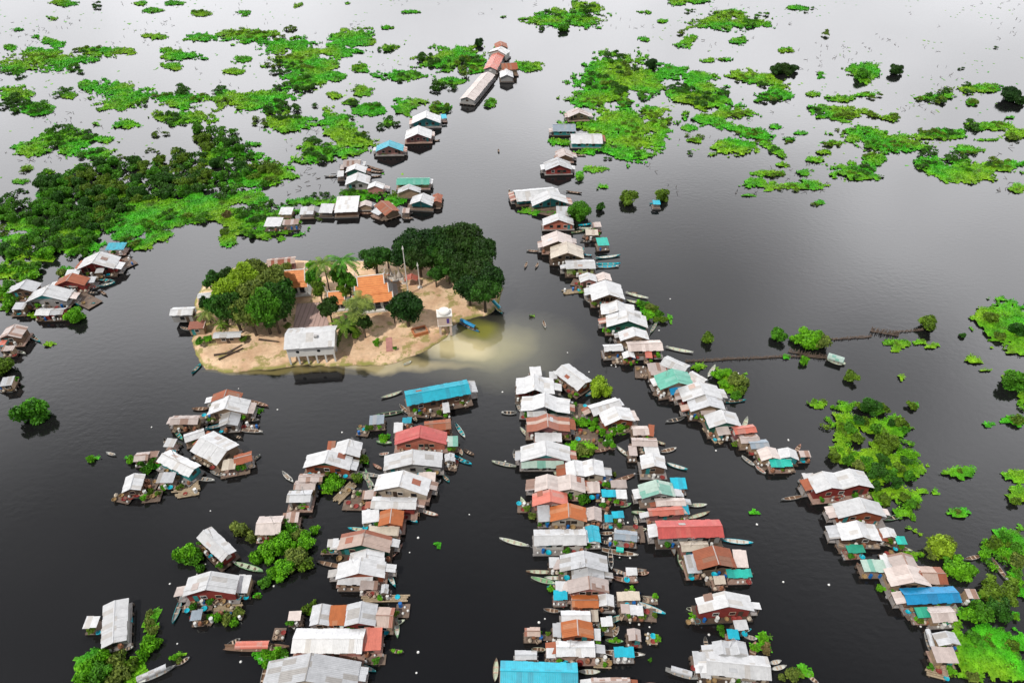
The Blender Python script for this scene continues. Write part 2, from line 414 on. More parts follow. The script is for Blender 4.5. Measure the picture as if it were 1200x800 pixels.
def tree(px,py,rpx,colk,kind=None,lift=None,minz=None,zs=1.25):
    """px,py: centre of the crown in the photograph, rpx its radius; stands on the ground or water below"""
    r=rpx/SCL(py,3); r=max(r,.5); hz=r*.42 if lift is None else lift
    s=SCL(py,hz); r=rpx/s
    c=W(px,py,hz)
    cls='s' if r<2.1 else 'm' if r<4.0 else 'l' if r<7 else 'x'
    var=rnd.randrange(3 if cls in 'sm' else 2)
    k=r/CLSR[cls]
    name=kind or ('shrub' if r<3.0 else 'tree')
    root=empty(name,(c.x,c.y,0 if minz is None else minz),rnd.uniform(0,6.28))
    zz=hz-(0 if minz is None else minz)
    cr=link('crown',crown_mesh(cls,var,colk),root); cr.location=(0,0,zz); fz=k*rnd.uniform(.92,1.1)*zs; cr.scale=(k*1.03,k*1.03*rnd.uniform(.9,1.1),fz)
    tk=link('trunk',trunk_mesh(cls,var),root); tk.location=(0,0,zz); tk.scale=(k,k,max(.35,(zz+.6)/(CLSR[cls]*.9+.4)))
    root['category']=name
    sz='low' if r<1.5 else 'small' if r<2.3 else 'rounded' if r<3.6 else 'large' if r<6 else 'huge'
    later(root,f"{sz} {COLW[colk]} {name} {where(px,py)}",px,'from left','drowned shrubs in the flooded marsh' if name=='shrub' else 'trees on the water and the island')
    return root
# ------------------------------------------------------------ roofs
def lerp(a,b,t): return a+(b-a)*t
def roof_strips(mb, prof, b0, b1, swap, th=.05, sw=.9, jit=.10, seed=0):
    r=random.Random(seed); n=max(1,round((b1-b0)/sw)); 
    def mp(a,b,z): return (b,a,z) if swap else (a,b,z)
    for si in range(len(prof)-1):
        (a0,z0),(a1,z1)=prof[si],prof[si+1]; ln=math.hypot(a1-a0,z1-z0)
        for k in range(n):
            c0=lerp(b0,b1,k/n); c1=lerp(b0,b1,(k+1)/n)+.03
            o=.012*(k%2)+.006*((k//2)%2)+r.uniform(0,.05)
            A0,Z0,A1,Z1=a0,z0,a1,z1
            if si==0: j=r.uniform(-jit,jit); A0-=j*(a1-a0)/ln; Z0-=j*(z1-z0)/ln
            if si==len(prof)-2: j=r.uniform(-jit,jit); A1+=j*(a1-a0)/ln; Z1+=j*(z1-z0)/ln
            if k==0: c0-=r.uniform(0,.08)
            if k==n-1: c1+=r.uniform(0,.08)
            t=[mp(A0,c0,Z0+o+th),mp(A1,c0,Z1+o+th),mp(A1,c1,Z1+o+th),mp(A0,c1,Z0+o+th)]
            b=[mp(A0,c0,Z0+o),mp(A1,c0,Z1+o),mp(A1,c1,Z1+o),mp(A0,c1,Z0+o)]
            if swap is False: pass
            mb.hexa(b,t); fi=len(mb.f)-5
            v0,v1=(0,ln) if z1<z0 else (ln,0)
            v0+=si*7.3; v1+=si*7.3
            mb.uv[fi]=[(c0,v0),(c0,v1),(c1,v1),(c1,v0)]
def profile(kind,w):
    """cross-section a in [-w/2,w/2], z above the eave"""
    if kind in('g',): return [(-.5*w,0),(0,.21*w),(.5*w,0)]
    if kind=='l': return [(-.5*w,0),(0,.13*w),(.5*w,0)]
    if kind=='G': return [(-.5*w,0),(-.27*w,.035*w),(-.02*w,.165*w),(.23*w,.035*w),(.5*w,0)]
    if kind=='M': return [(-.5*w,0),(-.26*w,.11*w),(-.04*w,.035*w),(.2*w,.12*w),(.5*w,0)]
    if kind=='R': return [(-.5*w,0),(0,min(.19*w,1.7)),(.5*w,0)]
    if kind=='F': return [(-.5*w,0),(.5*w,min(.12*w,.6))]
def zprof(pr,a):
    for (a0,z0),(a1,z1) in zip(pr,pr[1:]):
        if a0-1e-6<=a<=a1+1e-6: return lerp(z0,z1,(a-a0)/(a1-a0))
    return 0
HOUSES=[]; HID=[0]
ROWN=dict(C='in the middle row',L='in the left row',D='in the diagonal row',S='in the red-roof row',R='in the right-hand row',
 P='in the left cluster',N='by the upper channel',W='on the far-left bank',E='on the upper-right bank',B='among lower-left trees',I='on the temple island',H='at the top centre',Q='in the lower-right group')
RCOL=dict(white='white',grey='light grey',pinkgrey='pinkish grey',palepink='pale pink',cream='cream',striped='rust-striped',rust='rust orange',brown='rusty brown',red='red',salmon='salmon',cyan='cyan',blue='bright blue',teal='teal green',turquoise='turquoise',palegreen='pale green',green='green',slate='slate blue')
def frame_of(crop,x1,y1,x2,y2,d,z):
    (a,b),(c,e)=c2p(crop,x1,y1),c2p(crop,x2,y2); s=CR[crop][2]
    P=W(a,b,z); Q=W(c,e,z); u=(Q-P); u.z=0; w=u.length; u.normalize(); v=Vector((-u.y,u.x,0)); cen=(P+Q)/2
    p0=PX(cen.x,cen.y,z); p1=PX(cen.x+v.x,cen.y+v.y,z); ix,iy=c-a,e-b; il=math.hypot(ix,iy)
    comp=abs((p1[0]-p0[0])*(-iy)+(p1[1]-p0[1])*ix)/il
    return cen,u,v,w,(d/s)/comp,((a+c)/2,(b+e)/2)
def house(crop,x1,y1,x2,y2,d,kind,roof,wall='wood',row='C',he=2.55,porch=None,front=None,gable=None,stilt=False):
    HID[0]+=1; hid=HID[0]; r=random.Random(hid*13)
    if (row=='I'): base=1.0
    else: base=0.0
    pr_h=.5
    cen,u,v,w,D,pp=frame_of(crop,x1,y1,x2,y2,d,he+pr_h*.8+base)
    far=pp[1]<260
    if far and he<3: he-=.45
    rz=math.atan2(u.y,u.x)
    small=(w<4.6) or (kind=='F' and w<6.5)
    if small: he=min(he,1.8 if far else 2.1)
    cen,u,v,w,D,pp=frame_of(crop,x1,y1,x2,y2,d,he+(.5 if not small else .2)+base)
    if far and kind in 'gGMl': D*=.72
    if far: w*=.93
    D=max(D,1.6)
    nm='floating_shed' if small else 'floating_house'
    if row=='I': nm='shed' if small else 'hall'
    if small and roof in('cyan','turquoise','green','blue') : nm='tarpaulin_shelter'
    FF=(r.choice([.35,.5,.8,1.1]) if not far else .3) if not small else .3
    root=empty(nm,(cen.x,cen.y,base),rz)
    a=D if kind in 'RF' else w; bl=w if kind in 'RF' else D
    swap=kind in 'RF'
    pr=[(x,z+he) for x,z in profile(kind,a)]
    jz=.004*(hid%23)
    mb=MB(); roof_strips(mb,pr,-bl/2,bl/2,swap,seed=hid); ro=mb.build('roof',ROOFM[roof],root)
    ov=min(.45,w*.06); zf=.5+jz
    if not far or not small:
        rc=MB()
        for i in range(1,len(pr)-1):
            aa,zz=pr[i]
            if zz>pr[i-1][1] and zz>pr[i+1][1]:
                p,q=((-bl/2,aa,zz+.08),(bl/2,aa,zz+.08)) if swap else ((aa,-bl/2,zz+.08),(aa,bl/2,zz+.08))
                rc.tube(p,q,.11,6)
        rc.build('ridge_cap',ROOFM[roof if roof not in('rust','brown','striped') else 'pinkgrey'],ro)
    # floor and floats
    if row!='I':
        fx=.5 if not small else .2; ff=FF
        dk=MB(); dk.box(-w/2-fx*.4,w/2+fx*.5,-D/2-ff,D/2+.1,zf-.14,zf)
        dk.build('deck',r.choice([WOOD,WOODG,WOODD,WOODP]),root)
        ft=MB(); n=max(3,int(D/1.6)+1)
        for i in range(n):
            y=lerp(-D/2-ff+.35,D/2-.25,i/(n-1)); ft.tube((-w/2-.25,y,.22),(w/2+.3,y,.22),.27,7)
        ft.build('pontoon_drums' if r.random()<.4 else 'bamboo_floats',WOODD if r.random()<.7 else METAL,root)
    else: zf=.05
    W2=w/2-ov; D2=D/2-ov
    wm=WALLM.get(wall)
    if porch is None: porch=(r.choice([0,.9,1.3]) if D>5 and not small else 0)
    if small and wall=='open': porch=0
    yf=-D2+porch
    if wall!='open':
        wl=MB()
        if not swap:
            def ring(y):
                pts=[(-W2,y,zf),(W2,y,zf)]
                up=[(W2,zprof(pr,W2)-.02)]+[(x,z-.02) for x,z in reversed(pr[1:-1])]+[(-W2,zprof(pr,-W2)-.02)]
                return pts+[(x,y,z) for x,z in up]
            wl.face(ring(yf)); wl.face(list(reversed(ring(D2))))
            for s in(-1,1): wl.face([(s*W2,yf,zf),(s*W2,yf,zprof(pr,s*W2)-.02),(s*W2,D2,zprof(pr,s*W2)-.02),(s*W2,D2,zf)])
        else:
            zb=zprof(pr,D2)-.02; zfr=zprof(pr,yf)-.02
            wl.face([(-W2,yf,zf),(W2,yf,zf),(W2,yf,zfr),(-W2,yf,zfr)]); wl.face([(W2,D2,zf),(-W2,D2,zf),(-W2,D2,zb),(W2,D2,zb)])
            mid=[(0,zprof(pr,0)-.02)] if (kind=='R' and yf<0) else []
            for s in(-1,1): wl.face([(s*W2,yf,zf)]+[(s*W2,D2,zf),(s*W2,D2,zb)]+[(s*W2,a_,z_) for a_,z_ in mid]+[(s*W2,yf,zfr)])
        wl.build('wall',wm,root)
        if not far or w>8:
            nw=max(1,int(w/3.2)) if not small else 1; dx=2*W2/(nw+1)
            top=min(zf+1.75,he-.12); dd=r.randrange(nw+1)
            for i in range(nw):
                x=-W2+dx*(i+1)+r.uniform(-.2,.2)
                wf=MB(); hw=.5; 
                for q in((x-hw-.07,x+hw+.07,top-.02,top+.06),(x-hw-.07,x+hw+.07,top-.95,top-.87),(x-hw-.07,x-hw,top-.87,top-.02),(x+hw,x+hw+.07,top-.87,top-.02)):
                    wf.box(q[0],q[1],yf-.05,yf-.005,q[2],q[3])
                f=wf.build('window',TRIM if r.random()<.35 else (WOODD if r.random()<.6 else WOODL),root)
                pn=MB(); pn.box(x-hw,x+hw,yf-.022,yf-.006,top-.87,top-.02); pn.build('pane',PANE,f)
            x=-W2+dx*(dd+.5); x=max(-W2+.5,min(W2-.5,x)); dr=MB(); dr.box(x-.42,x+.42,yf-.035,yf-.007,zf,min(zf+1.85,he-.05)); dr.build('door',WOODD if r.random()<.7 else WALLM['teal'],root)
            if not small:
                for s in(-1,1):
                    sw_=MB(); yy=lerp(yf,D2,.5); sw_.box(s*W2-.04 if s<0 else s*W2+.005,s*W2-.005 if s<0 else s*W2+.04,yy-.55,yy+.55,zf+.9,zf+1.75); sw_.build('shutter',TRIM if r.random()<.5 else WOODD,root)
    if gable and not swap:
        gb=MB(); i=max(range(len(pr)),key=lambda k:pr[k][1]); L_,C_,R_=pr[i-1],pr[i],pr[i+1]; f_=.62
        gb.hexa([(lerp(C_[0],L_[0],f_),yf-.03,lerp(C_[1],L_[1],f_)-.05),(lerp(C_[0],R_[0],f_),yf-.03,lerp(C_[1],R_[1],f_)-.05),(C_[0]+.02,yf-.03,C_[1]-.06),(C_[0]-.02,yf-.03,C_[1]-.06)],
                [(lerp(C_[0],L_[0],f_),yf-.006,lerp(C_[1],L_[1],f_)-.05),(lerp(C_[0],R_[0],f_),yf-.006,lerp(C_[1],R_[1],f_)-.05),(C_[0]+.02,yf-.006,C_[1]-.06),(C_[0]-.02,yf-.006,C_[1]-.06)])
        gb.build('gable_board',WALLM[gable],root)
    if wall=='open' or porch>0 or small:
        nps=max(2,int(w/2.6)+1)
        for i in range(nps):
            x=lerp(-W2+.08,W2-.08,i/(nps-1)); ps=MB(); zt=zprof(pr,-D2+.1)if swap else zprof(pr,x)
            ps.box(x-.05,x+.05,-D2+.02,-D2+.12,zf,zt); ps.build('post',POST,root)
            if wall=='open':
                ps=MB(); zt=zprof(pr,D2-.1)if swap else zprof(pr,x)
                ps.box(x-.05,x+.05,D2-.12,D2-.02,zf,zt); ps.build('post',POST,root)
        if wall!='open' and not small and not far:
            rl=MB(); rl.box(-W2,W2*.2,-D2+.03,-D2+.08,zf+.8,zf+.86); rl.box(-W2,W2*.2,-D2+.03,-D2+.08,zf+.4,zf+.45); rl.build('railing',POST,root)
    if not small and row not in('I','H') and w>5.5:
        for s in(-1,1):
            if r.random()<.5:
                ln=D*r.uniform(.4,.8); y0=r.uniform(-D/2+.2,D/2-ln-.1); ww_=r.uniform(1.0,1.9); lt=MB(); z1_=he-.12; z0_=he-.12-ww_*.28
                roof_strips(lt,[(s*(w/2-.15),z1_),(s*(w/2+ww_),z0_)] if s>0 else [(s*(w/2+ww_),z0_),(s*(w/2-.15),z1_)],y0,y0+ln,False,seed=hid+9+s)
                lt.build('lean_to_roof',ROOFM[r.choice(['pinkgrey','grey','white','brown','palepink','striped','white'])],root)
                lf=MB(); xa,xb=sorted((s*(w/2+.3),s*(w/2+ww_-.1))); lf.box(xa,xb,y0+.1,y0+ln-.1,zf-.17,zf-.03); lf.build('side_deck',WOODG,root)
                for yy in(y0+.25,y0+ln-.25):
                    q=MB(); q.box(s*(w/2+ww_-.2)-.04,s*(w/2+ww_-.2)+.04,yy-.04,yy+.04,-.2,z0_+.03); q.build('side_post',POST,root)
    if front:      # lower awning over the front deck
        aw=MB(); w3=w*.42; off=r.uniform(-.15,.15)*w
        roof_strips(aw,[(-D/2-1.1,he-.75),(-D/2+ov,he-.2)],off-w3,off+w3,True,seed=hid+5)
        aw.build('awning',ROOFM[front],root)
        for s in(-1,1):
            q=MB(); q.box(off+s*(w3-.12)-.04,off+s*(w3-.12)+.04,-D/2-1.0,-D/2-.92,zf,he-.75); q.build('awning_post',POST,root)
    if not small and not far and w>7 and r.random()<.45:      # small loose sheets laid on the roof
        i=r.randrange(len(pr)-1); (a0,z0),(a1,z1)=pr[i],pr[i+1]
        if abs(a1-a0)>1.6:
            t0=r.uniform(.2,.5); t1=t0+.3; b0=r.uniform(-.35,.2)*bl; pm=MB()
            mp=(lambda a_,b_,z_:(b_,a_,z_)) if swap else (lambda a_,b_,z_:(a_,b_,z_))
            A=[(lerp(a0,a1,t0),lerp(z0,z1,t0)),(lerp(a0,a1,t1),lerp(z0,z1,t1))]
            q=[mp(A[0][0],b0,A[0][1]+.10),mp(A[1][0],b0,A[1][1]+.10),mp(A[1][0],b0+1.3,A[1][1]+.10),mp(A[0][0],b0+1.3,A[0][1]+.10)]
            pm.hexa(q,[(x_,y_,z_+.03) for x_,y_,z_ in q]); pm.build('roof_patch',ROOFM[r.choice(['pinkgrey','grey','striped'])],ro)
    if not small and not far and row!='I' and r.random()<.4:
        an=MB(); ax=r.uniform(-.3,.3)*w; ay=r.uniform(-.2,.3)*D; az=he+.2; an.tube((ax,ay,az),(ax,ay,az+3.4),.035,5)
        for q_ in range(4): an.tube((ax-.5+.08*q_,ay,az+2.4+.28*q_),(ax+.5-.08*q_,ay,az+2.4+.28*q_),.02,4)
        an.build('antenna',METAL,root)
    tag(root,cat={'floating_house':'house','floating_shed':'shed','tarpaulin_shelter':'shelter','shed':'shed','hall':'hall'}[nm])
    wd=dict(rustred='rust',dkgreen='dark green',teal='teal',lime='lime',wood='brown',tan='tan').get(wall,wall)
    base_l=f"{RCOL[roof]} roofed {'open ' if wall=='open' else wd+' walled '}{nm.replace('_',' ')} {ROWN[row]}"
    later(root,base_l,-pp[1],'from near end','floating sheds and shelters' if small else 'floating houses of the village')
    HOUSES.append(dict(o=root,w=w,D=D,u=u,v=v,c=cen,zf=zf,pp=pp,small=small,row=row,far=far,ff=FF))
    return root
# ------------------------------------------------------------ boats
def hull_mesh(Lb,Wb,colk,inner,rise=.35,trans=False,n=13):
    mb=MB(); rows=[]
    for i in range(n):
        t=i/(n-1)*2-1
        ww=Wb/2*max(.04,(1-abs(t)**2.6)) if not (trans and t<0) else Wb/2*(1-.35*abs(t)**2)
        z=rise*abs(t)**2.4; x=t*Lb/2
        rows.append([(x,-ww,.34+z),(x*.985,-ww*.62,-.02+z*.7),(x*.985,ww*.62,-.02+z*.7),(x,ww,.34+z),
                     (x*.985,ww*.86,.33+z),(x*.97,ww*.5,.07+z*.8),(x*.97,-ww*.5,.07+z*.8),(x*.985,-ww*.86,.33+z)])
    for r_ in rows: mb.v.extend(r_)
    for i in range(n-1):
        for k in range(8):
            a=i*8+k; b=i*8+(k+1)%8; mb.f.append((a,b,b+8,a+8)); mb.m.append(1 if k in(4,5,6) else 0)
    mb.f.append(tuple(reversed(range(8)))); mb.m.append(0); mb.f.append(tuple((n-1)*8+k for k in range(8))); mb.m.append(0)
    return mb.mesh('hull',[BOATM[colk],BOATM[inner]])
BCOL=dict(teal='teal',white='white',grey='grey',wood='brown wooden',green='pale green',blue='blue',pink='faded pink',pale='cream',yellow='yellow',cyan='cyan',dark='dark')
def boat(crop,x1,y1,x2,y2,colk,inner='wood',canopy=None,wd=None,cfrac=.45,cargo=None):
    (a,b),(c,e)=c2p(crop,x1,y1),c2p(crop,x2,y2)
    P=W(a,b,.2); Q=W(c,e,.2); u=Q-P; Lb=max(2.2,u.length); rz=math.atan2(u.y,u.x); cen=(P+Q)/2
    Wb=wd or min(2.6,max(.75,.55+Lb*.075))
    nm='boat' if not canopy else 'covered_boat'
    root=empty(nm,(cen.x,cen.y,0),rz)
    link('hull',hull_mesh(Lb,Wb,colk,inner,rise=.22+.02*Lb,trans=canopy is not None),root)
    for t in ((-.45,.0,.42) if Lb>5 else (-.2,.25)):
        m=MB(); m.box(t*Lb/2-.12,t*Lb/2+.12,-Wb*.44,Wb*.44,.27,.32); m.build('thwart',WOODL,root)
    m=MB(); m.hexa([(Lb*.36,-Wb*.2,.40),(Lb*.47,-.04,.50),(Lb*.47,.04,.50),(Lb*.36,Wb*.2,.40)],[(Lb*.36,-Wb*.2,.44),(Lb*.47,-.04,.54),(Lb*.47,.04,.54),(Lb*.36,Wb*.2,.44)])
    m.build('bow_deck',BOATM[colk],root)
    if canopy:
        cl=Lb*cfrac; m=MB(); k=8; h=1.25; r0=Wb*.5; x0=-cl*.6; x1_=cl*.4
        pts=[(-r0*math.cos(math.pi*i/k), h+.42*math.sin(math.pi*i/k)) for i in range(k+1)]
        for i in range(k):
            (y0,z0),(y1,z1)=pts[i],pts[i+1]
            m.hexa([(x0,y0,z0),(x1_,y0,z0),(x1_,y1,z1),(x0,y1,z1)],[(x0,y0,z0+.04),(x1_,y0,z0+.04),(x1_,y1,z1+.04),(x0,y1,z1+.04)]); m.uv[len(m.f)-5]=[(0,i),(cl,i),(cl,i+1),(0,i+1)]
        m.build('canopy',ROOFM[canopy],root)
        for xx in(x0+.1,x1_-.1):
            for s in(-1,1):
                m=MB(); m.tube((xx,s*Wb*.46,.3),(xx,s*r0*.98,h+.02),.03,5); m.build('canopy_post',POST,root)
    elif Lb>5.5:
        m=MB(); m.box(-Lb*.47,-Lb*.42,-.14,.14,.5,.78); m.tube((-Lb*.45,0,.6),(-Lb*.45-1.2,0,.0),.03,5); m.build('outboard_engine',METAL,root)
    if cargo:
        m=MB(); r=random.Random(int(a*7+b))
        for i in range(6):
            x=r.uniform(-.32,.3)*Lb; m.lathe([(.18,0),(.26,.15),(.24,.4),(.1,.5)],(x,r.uniform(-.15,.15)*Wb,.1),7)
        m.build('sacks',{'w':PLW,'b':BASK,'g':LEAF['bright']}[cargo],root)
    root['category']='boat'
    desc=f"{BCOL[colk]} {'open' if not canopy else RCOL[canopy]+' canopied'} boat {where((a+c)/2,(b+e)/2)}"
    later(root,desc,(a+c)/2,'from left','boats of the floating village')
    return root
def raft(crop,x1,y1,x2,y2,d,m_=None,logs=True,clutter=3):
    cen,u,v,w,D,pp=frame_of(crop,x1,y1,x2,y2,d,.4); HID[0]+=1
    root=empty('raft',(cen.x,cen.y,0),math.atan2(u.y,u.x)); D=max(D,.8); r=random.Random(HID[0])
    z=.30+.006*(HID[0]%15)
    if logs:
        mb=MB(); n=max(3,int(D/.34))
        for i in range(n):
            y=lerp(-D/2,D/2,(i+.5)/n); mb.tube((-w/2+r.uniform(-.4,.3),y,z-.12+r.uniform(-.03,.03)),(w/2+r.uniform(-.3,.4),y,z-.12),D/n*.47,7)
        mb.build('log_deck',m_ or BAMBOO,root)
    else:
        mb=MB(); mb.box(-w/2,w/2,-D/2,D/2,z-.1,z); mb.build('plank_deck',m_ or WOOD,root)
    for t in(-.35,.35):
        mb=MB(); mb.tube((t*w,-D/2-.15,z-.3),(t*w,D/2+.15,z-.3),.12,6); mb.build('cross_beam',WOODD,root)
    tag(root,cat='raft')
    later(root,f"{'log' if logs else 'plank'} raft {where(*pp)}",pp[0],'from left','rafts moored at the village')
    HOUSES.append(dict(o=root,w=w,D=D,u=u,v=v,c=cen,zf=z,pp=pp,small=True,row='raft',far=pp[1]<260,ff=0,raft=clutter))
    return root
# ------------------------------------------------------------ things on the decks
def m_drum(m):
    b=MB(); b.lathe([(.28,0),(.29,.03),(.27,.06),(.27,.27),(.29,.3),(.27,.33),(.27,.55),(.29,.58),(.29,.84),(.27,.88),(.25,.86)],n=12); return b.mesh('drum',m)
def m_jug():
    b=MB(); b.lathe([(.16,0),(.2,.05),(.2,.32),(.12,.42),(.05,.45),(.05,.52),(.06,.53),(.03,.55)],n=10); return b.mesh('jug',PLW,True)
def m_basket():
    b=MB(); b.lathe([(.28,0),(.36,.15),(.42,.38),(.45,.40),(.40,.38),(.33,.12),(.1,.06)],n=12); return b.mesh('basket',BASK)
def m_crate():
    b=MB()
    for z in(.05,.2,.35): 
        b.box(-.4,.4,-.3,-.27,z,z+.1); b.box(-.4,.4,.27,.3,z,z+.1); b.box(-.4,-.37,-.27,.27,z,z+.1); b.box(.37,.4,-.27,.27,z,z+.1)
    b.box(-.37,.37,-.27,.27,.02,.05)
    for x in(-.36,.32):
        for y in(-.26,.22): b.box(x,x+.04,y,y+.04,.05,.46)
    return b.mesh('crate',WOODL)
def m_jar():
    b=MB(); b.lathe([(.22,0),(.34,.15),(.4,.4),(.36,.65),(.26,.78),(.3,.84),(.24,.84),(.2,.7)],n=12); return b.mesh('jar',CLAY,True)
def m_basin(m):
    b=MB(); b.lathe([(.25,0),(.42,.2),(.46,.22),(.40,.2),(.22,.04)],n=12); return b.mesh('basin',m)
def m_float():
    b=MB(); b.lathe([(.10,0),(.28,.06),(.36,.2),(.28,.36),(.1,.42)],n=10); return b.mesh('foam_float',PLW,True)
def m_sack():
    b=MB(); b.lathe([(.2,0),(.34,.1),(.36,.3),(.26,.5),(.08,.58),(.12,.66)],n=9); return b.mesh('sack',WALLM['cream'],True)
ITEM=dict(white_drum=(m_drum(PLW),'white plastic drum','drum'),blue_drum=(m_drum(DRUMB),'blue plastic drum','drum'),water_jug=(m_jug(),'white water jug','jug'),
 basket=(m_basket(),'round woven basket','basket'),crate=(m_crate(),'slatted wooden crate','crate'),water_jar=(m_jar(),'clay water jar','jar'),
 red_basin=(m_basin(WALLM['red']),'red plastic basin','basin'),blue_basin=(m_basin(BOATM['cyan']),'cyan plastic basin','basin'),sack=(m_sack(),'cream rice sack','sack'))
FLOATM=m_float()
POTM=None
def item(k,pos,rz,lab,s=1.0,group=None):
    me,words,cat=ITEM[k]; o=link(k,me); o.location=pos; o.rotation_euler=(0,0,rz); o.scale=(s,s,s)
    o['category']=cat; later(o,words+' '+lab,pos.x,'from left','goods and tubs on the decks'); return o
def potplant(pos,s,lab):
    root=empty('potted_plant',pos,rnd.uniform(0,6))
    b=MB(); b.lathe([(.16,0),(.24,.3),(.27,.32),(.22,.28)],n=9); b.build('pot',CLAY,root)
    l=link('foliage',crown_mesh('s',rnd.randrange(3),rnd.choice(['bright','green','olive'])),root); l.location=(0,0,.3+.45*s); l.scale=(.42*s,)*3
    root['category']='plant'; later(root,'green potted plant '+lab,pos[0],'from left','goods and tubs on the decks')
def laundry(pos,rz,L_,seed,lab):
    root=empty('laundry_line',pos,rz); r=random.Random(seed)
    for s in(-1,1):
        m=MB(); m.tube((s*L_/2,0,0),(s*L_/2,0,1.7),.04,5); m.build('pole',POST,root)
    m=MB(); m.tube((-L_/2,0,1.62),(L_/2,0,1.62),.015,4); m.build('line',ROPE,root)
    x=-L_/2+.2
    while x<L_/2-.5:
        w_=r.uniform(.3,.7); h_=r.uniform(.5,1.0); m=MB(); m.hexa([(x,-.02,1.6-h_),(x+w_,-.05,1.6-h_),(x+w_,-.02,1.6-h_),(x,.01,1.6-h_)],[(x,-.02,1.62),(x+w_,-.02,1.62),(x+w_,.01,1.62),(x,.01,1.62)])
        m.build('cloth',WALLM[r.choice(['white','red','salmon','teal','cream','pink','lime','white'])],root); x+=w_+.1
    root['category']='laundry'; later(root,'laundry line '+lab,pos[0],'from left','laundry lines on the decks')
def clutter_all():
    bc=['wood','grey','white','pale','teal','green','dark','pink','wood','grey','cyan']
    for H in list(HOUSES):
        if H['far'] or H['row'] in('I','H','raft') or H['pp'][1]>800: continue
        r=random.Random(int(H['pp'][0]*17+H['pp'][1]*3))
        if r.random()<.5 and not H['small']:
            s=r.choice([-1,1]); yy=-H['D']*r.uniform(.1,.45); a=H['c']+H['u']*(s*(H['w']/2+.9))+H['v']*yy; lb=r.uniform(3.5,6.5); an=r.uniform(-.4,.4)+(0 if s>0 else math.pi)
            if r.random()<.4: an+=s*1.3
            d_=H['u']*math.cos(an)+H['v']*math.sin(an); b=a+d_*lb
            x1,y1=PX(a.x,a.y,.2); x2,y2=PX(b.x,b.y,.2)
            boat('P0',x1,y1,x2,y2,r.choice(bc),r.choice(['wood','grey','dark','pale']),wd=r.uniform(.8,1.15))
        if r.random()<.22 and not H['small']:
            p=H['c']+H['u']*(r.uniform(-.25,.25)*H['w'])-H['v']*(H['D']/2+H['ff']*.5)
            laundry((p.x,p.y,H['zf']),math.atan2(H['u'].y,H['u'].x),2.6,int(H['pp'][0]),'on deck '+where(*H['pp']))
    for H in HOUSES:
        if H['far'] or H['row'] in('I','H'): continue
        r=random.Random(int(H['pp'][0]*31+H['pp'][1]))
        n=H.get('raft',None)
        if n and H['row']=='raft': n=int(n*1.7)+1
        if n is None: n=(3 if H['small'] else min(8,2+int(H['w']/1.6)))
        lab='on '+('raft' if n is not None and H['row']=='raft' else 'deck')+' '+where(*H['pp'])
        used=[]
        for i in range(n):
            for tries in range(8):
                if H['row']=='raft': x=r.uniform(-.45,.45)*H['w']; y=r.uniform(-.4,.4)*H['D']
                else:
                    x=r.uniform(-.47,.47)*H['w']; y=-H['D']/2-r.uniform(.0,max(.1,H['ff']-.3))
                if all((x-a)**2+(y-b)**2>.62 for a,b in used if True): break
            else: continue
            used.append((x,y)); p=H['c']+H['u']*x+H['v']*y; p=Vector((p.x,p.y,H['zf']+.005))
            q=r.random()
            if q<.14: potplant(p,r.uniform(.8,1.5),lab)
            else: item(r.choice(['white_drum','blue_drum','water_jug','basket','crate','water_jar','red_basin','blue_basin','sack','water_jug','sack','white_drum']),p,r.uniform(0,6),lab,r.uniform(.9,1.25))
def floats(pts):
    for c,x,y in pts:
        a,b=c2p(c,x,y); p=W(a,b,0); o=link('foam_float',FLOATM); o.location=(p.x,p.y,-.06); k_=rnd.uniform(.4,.7); o.scale=(k_,k_,k_); o['category']='float'
        later(o,'white foam float '+where(a,b),a,'from left','foam floats on the water')
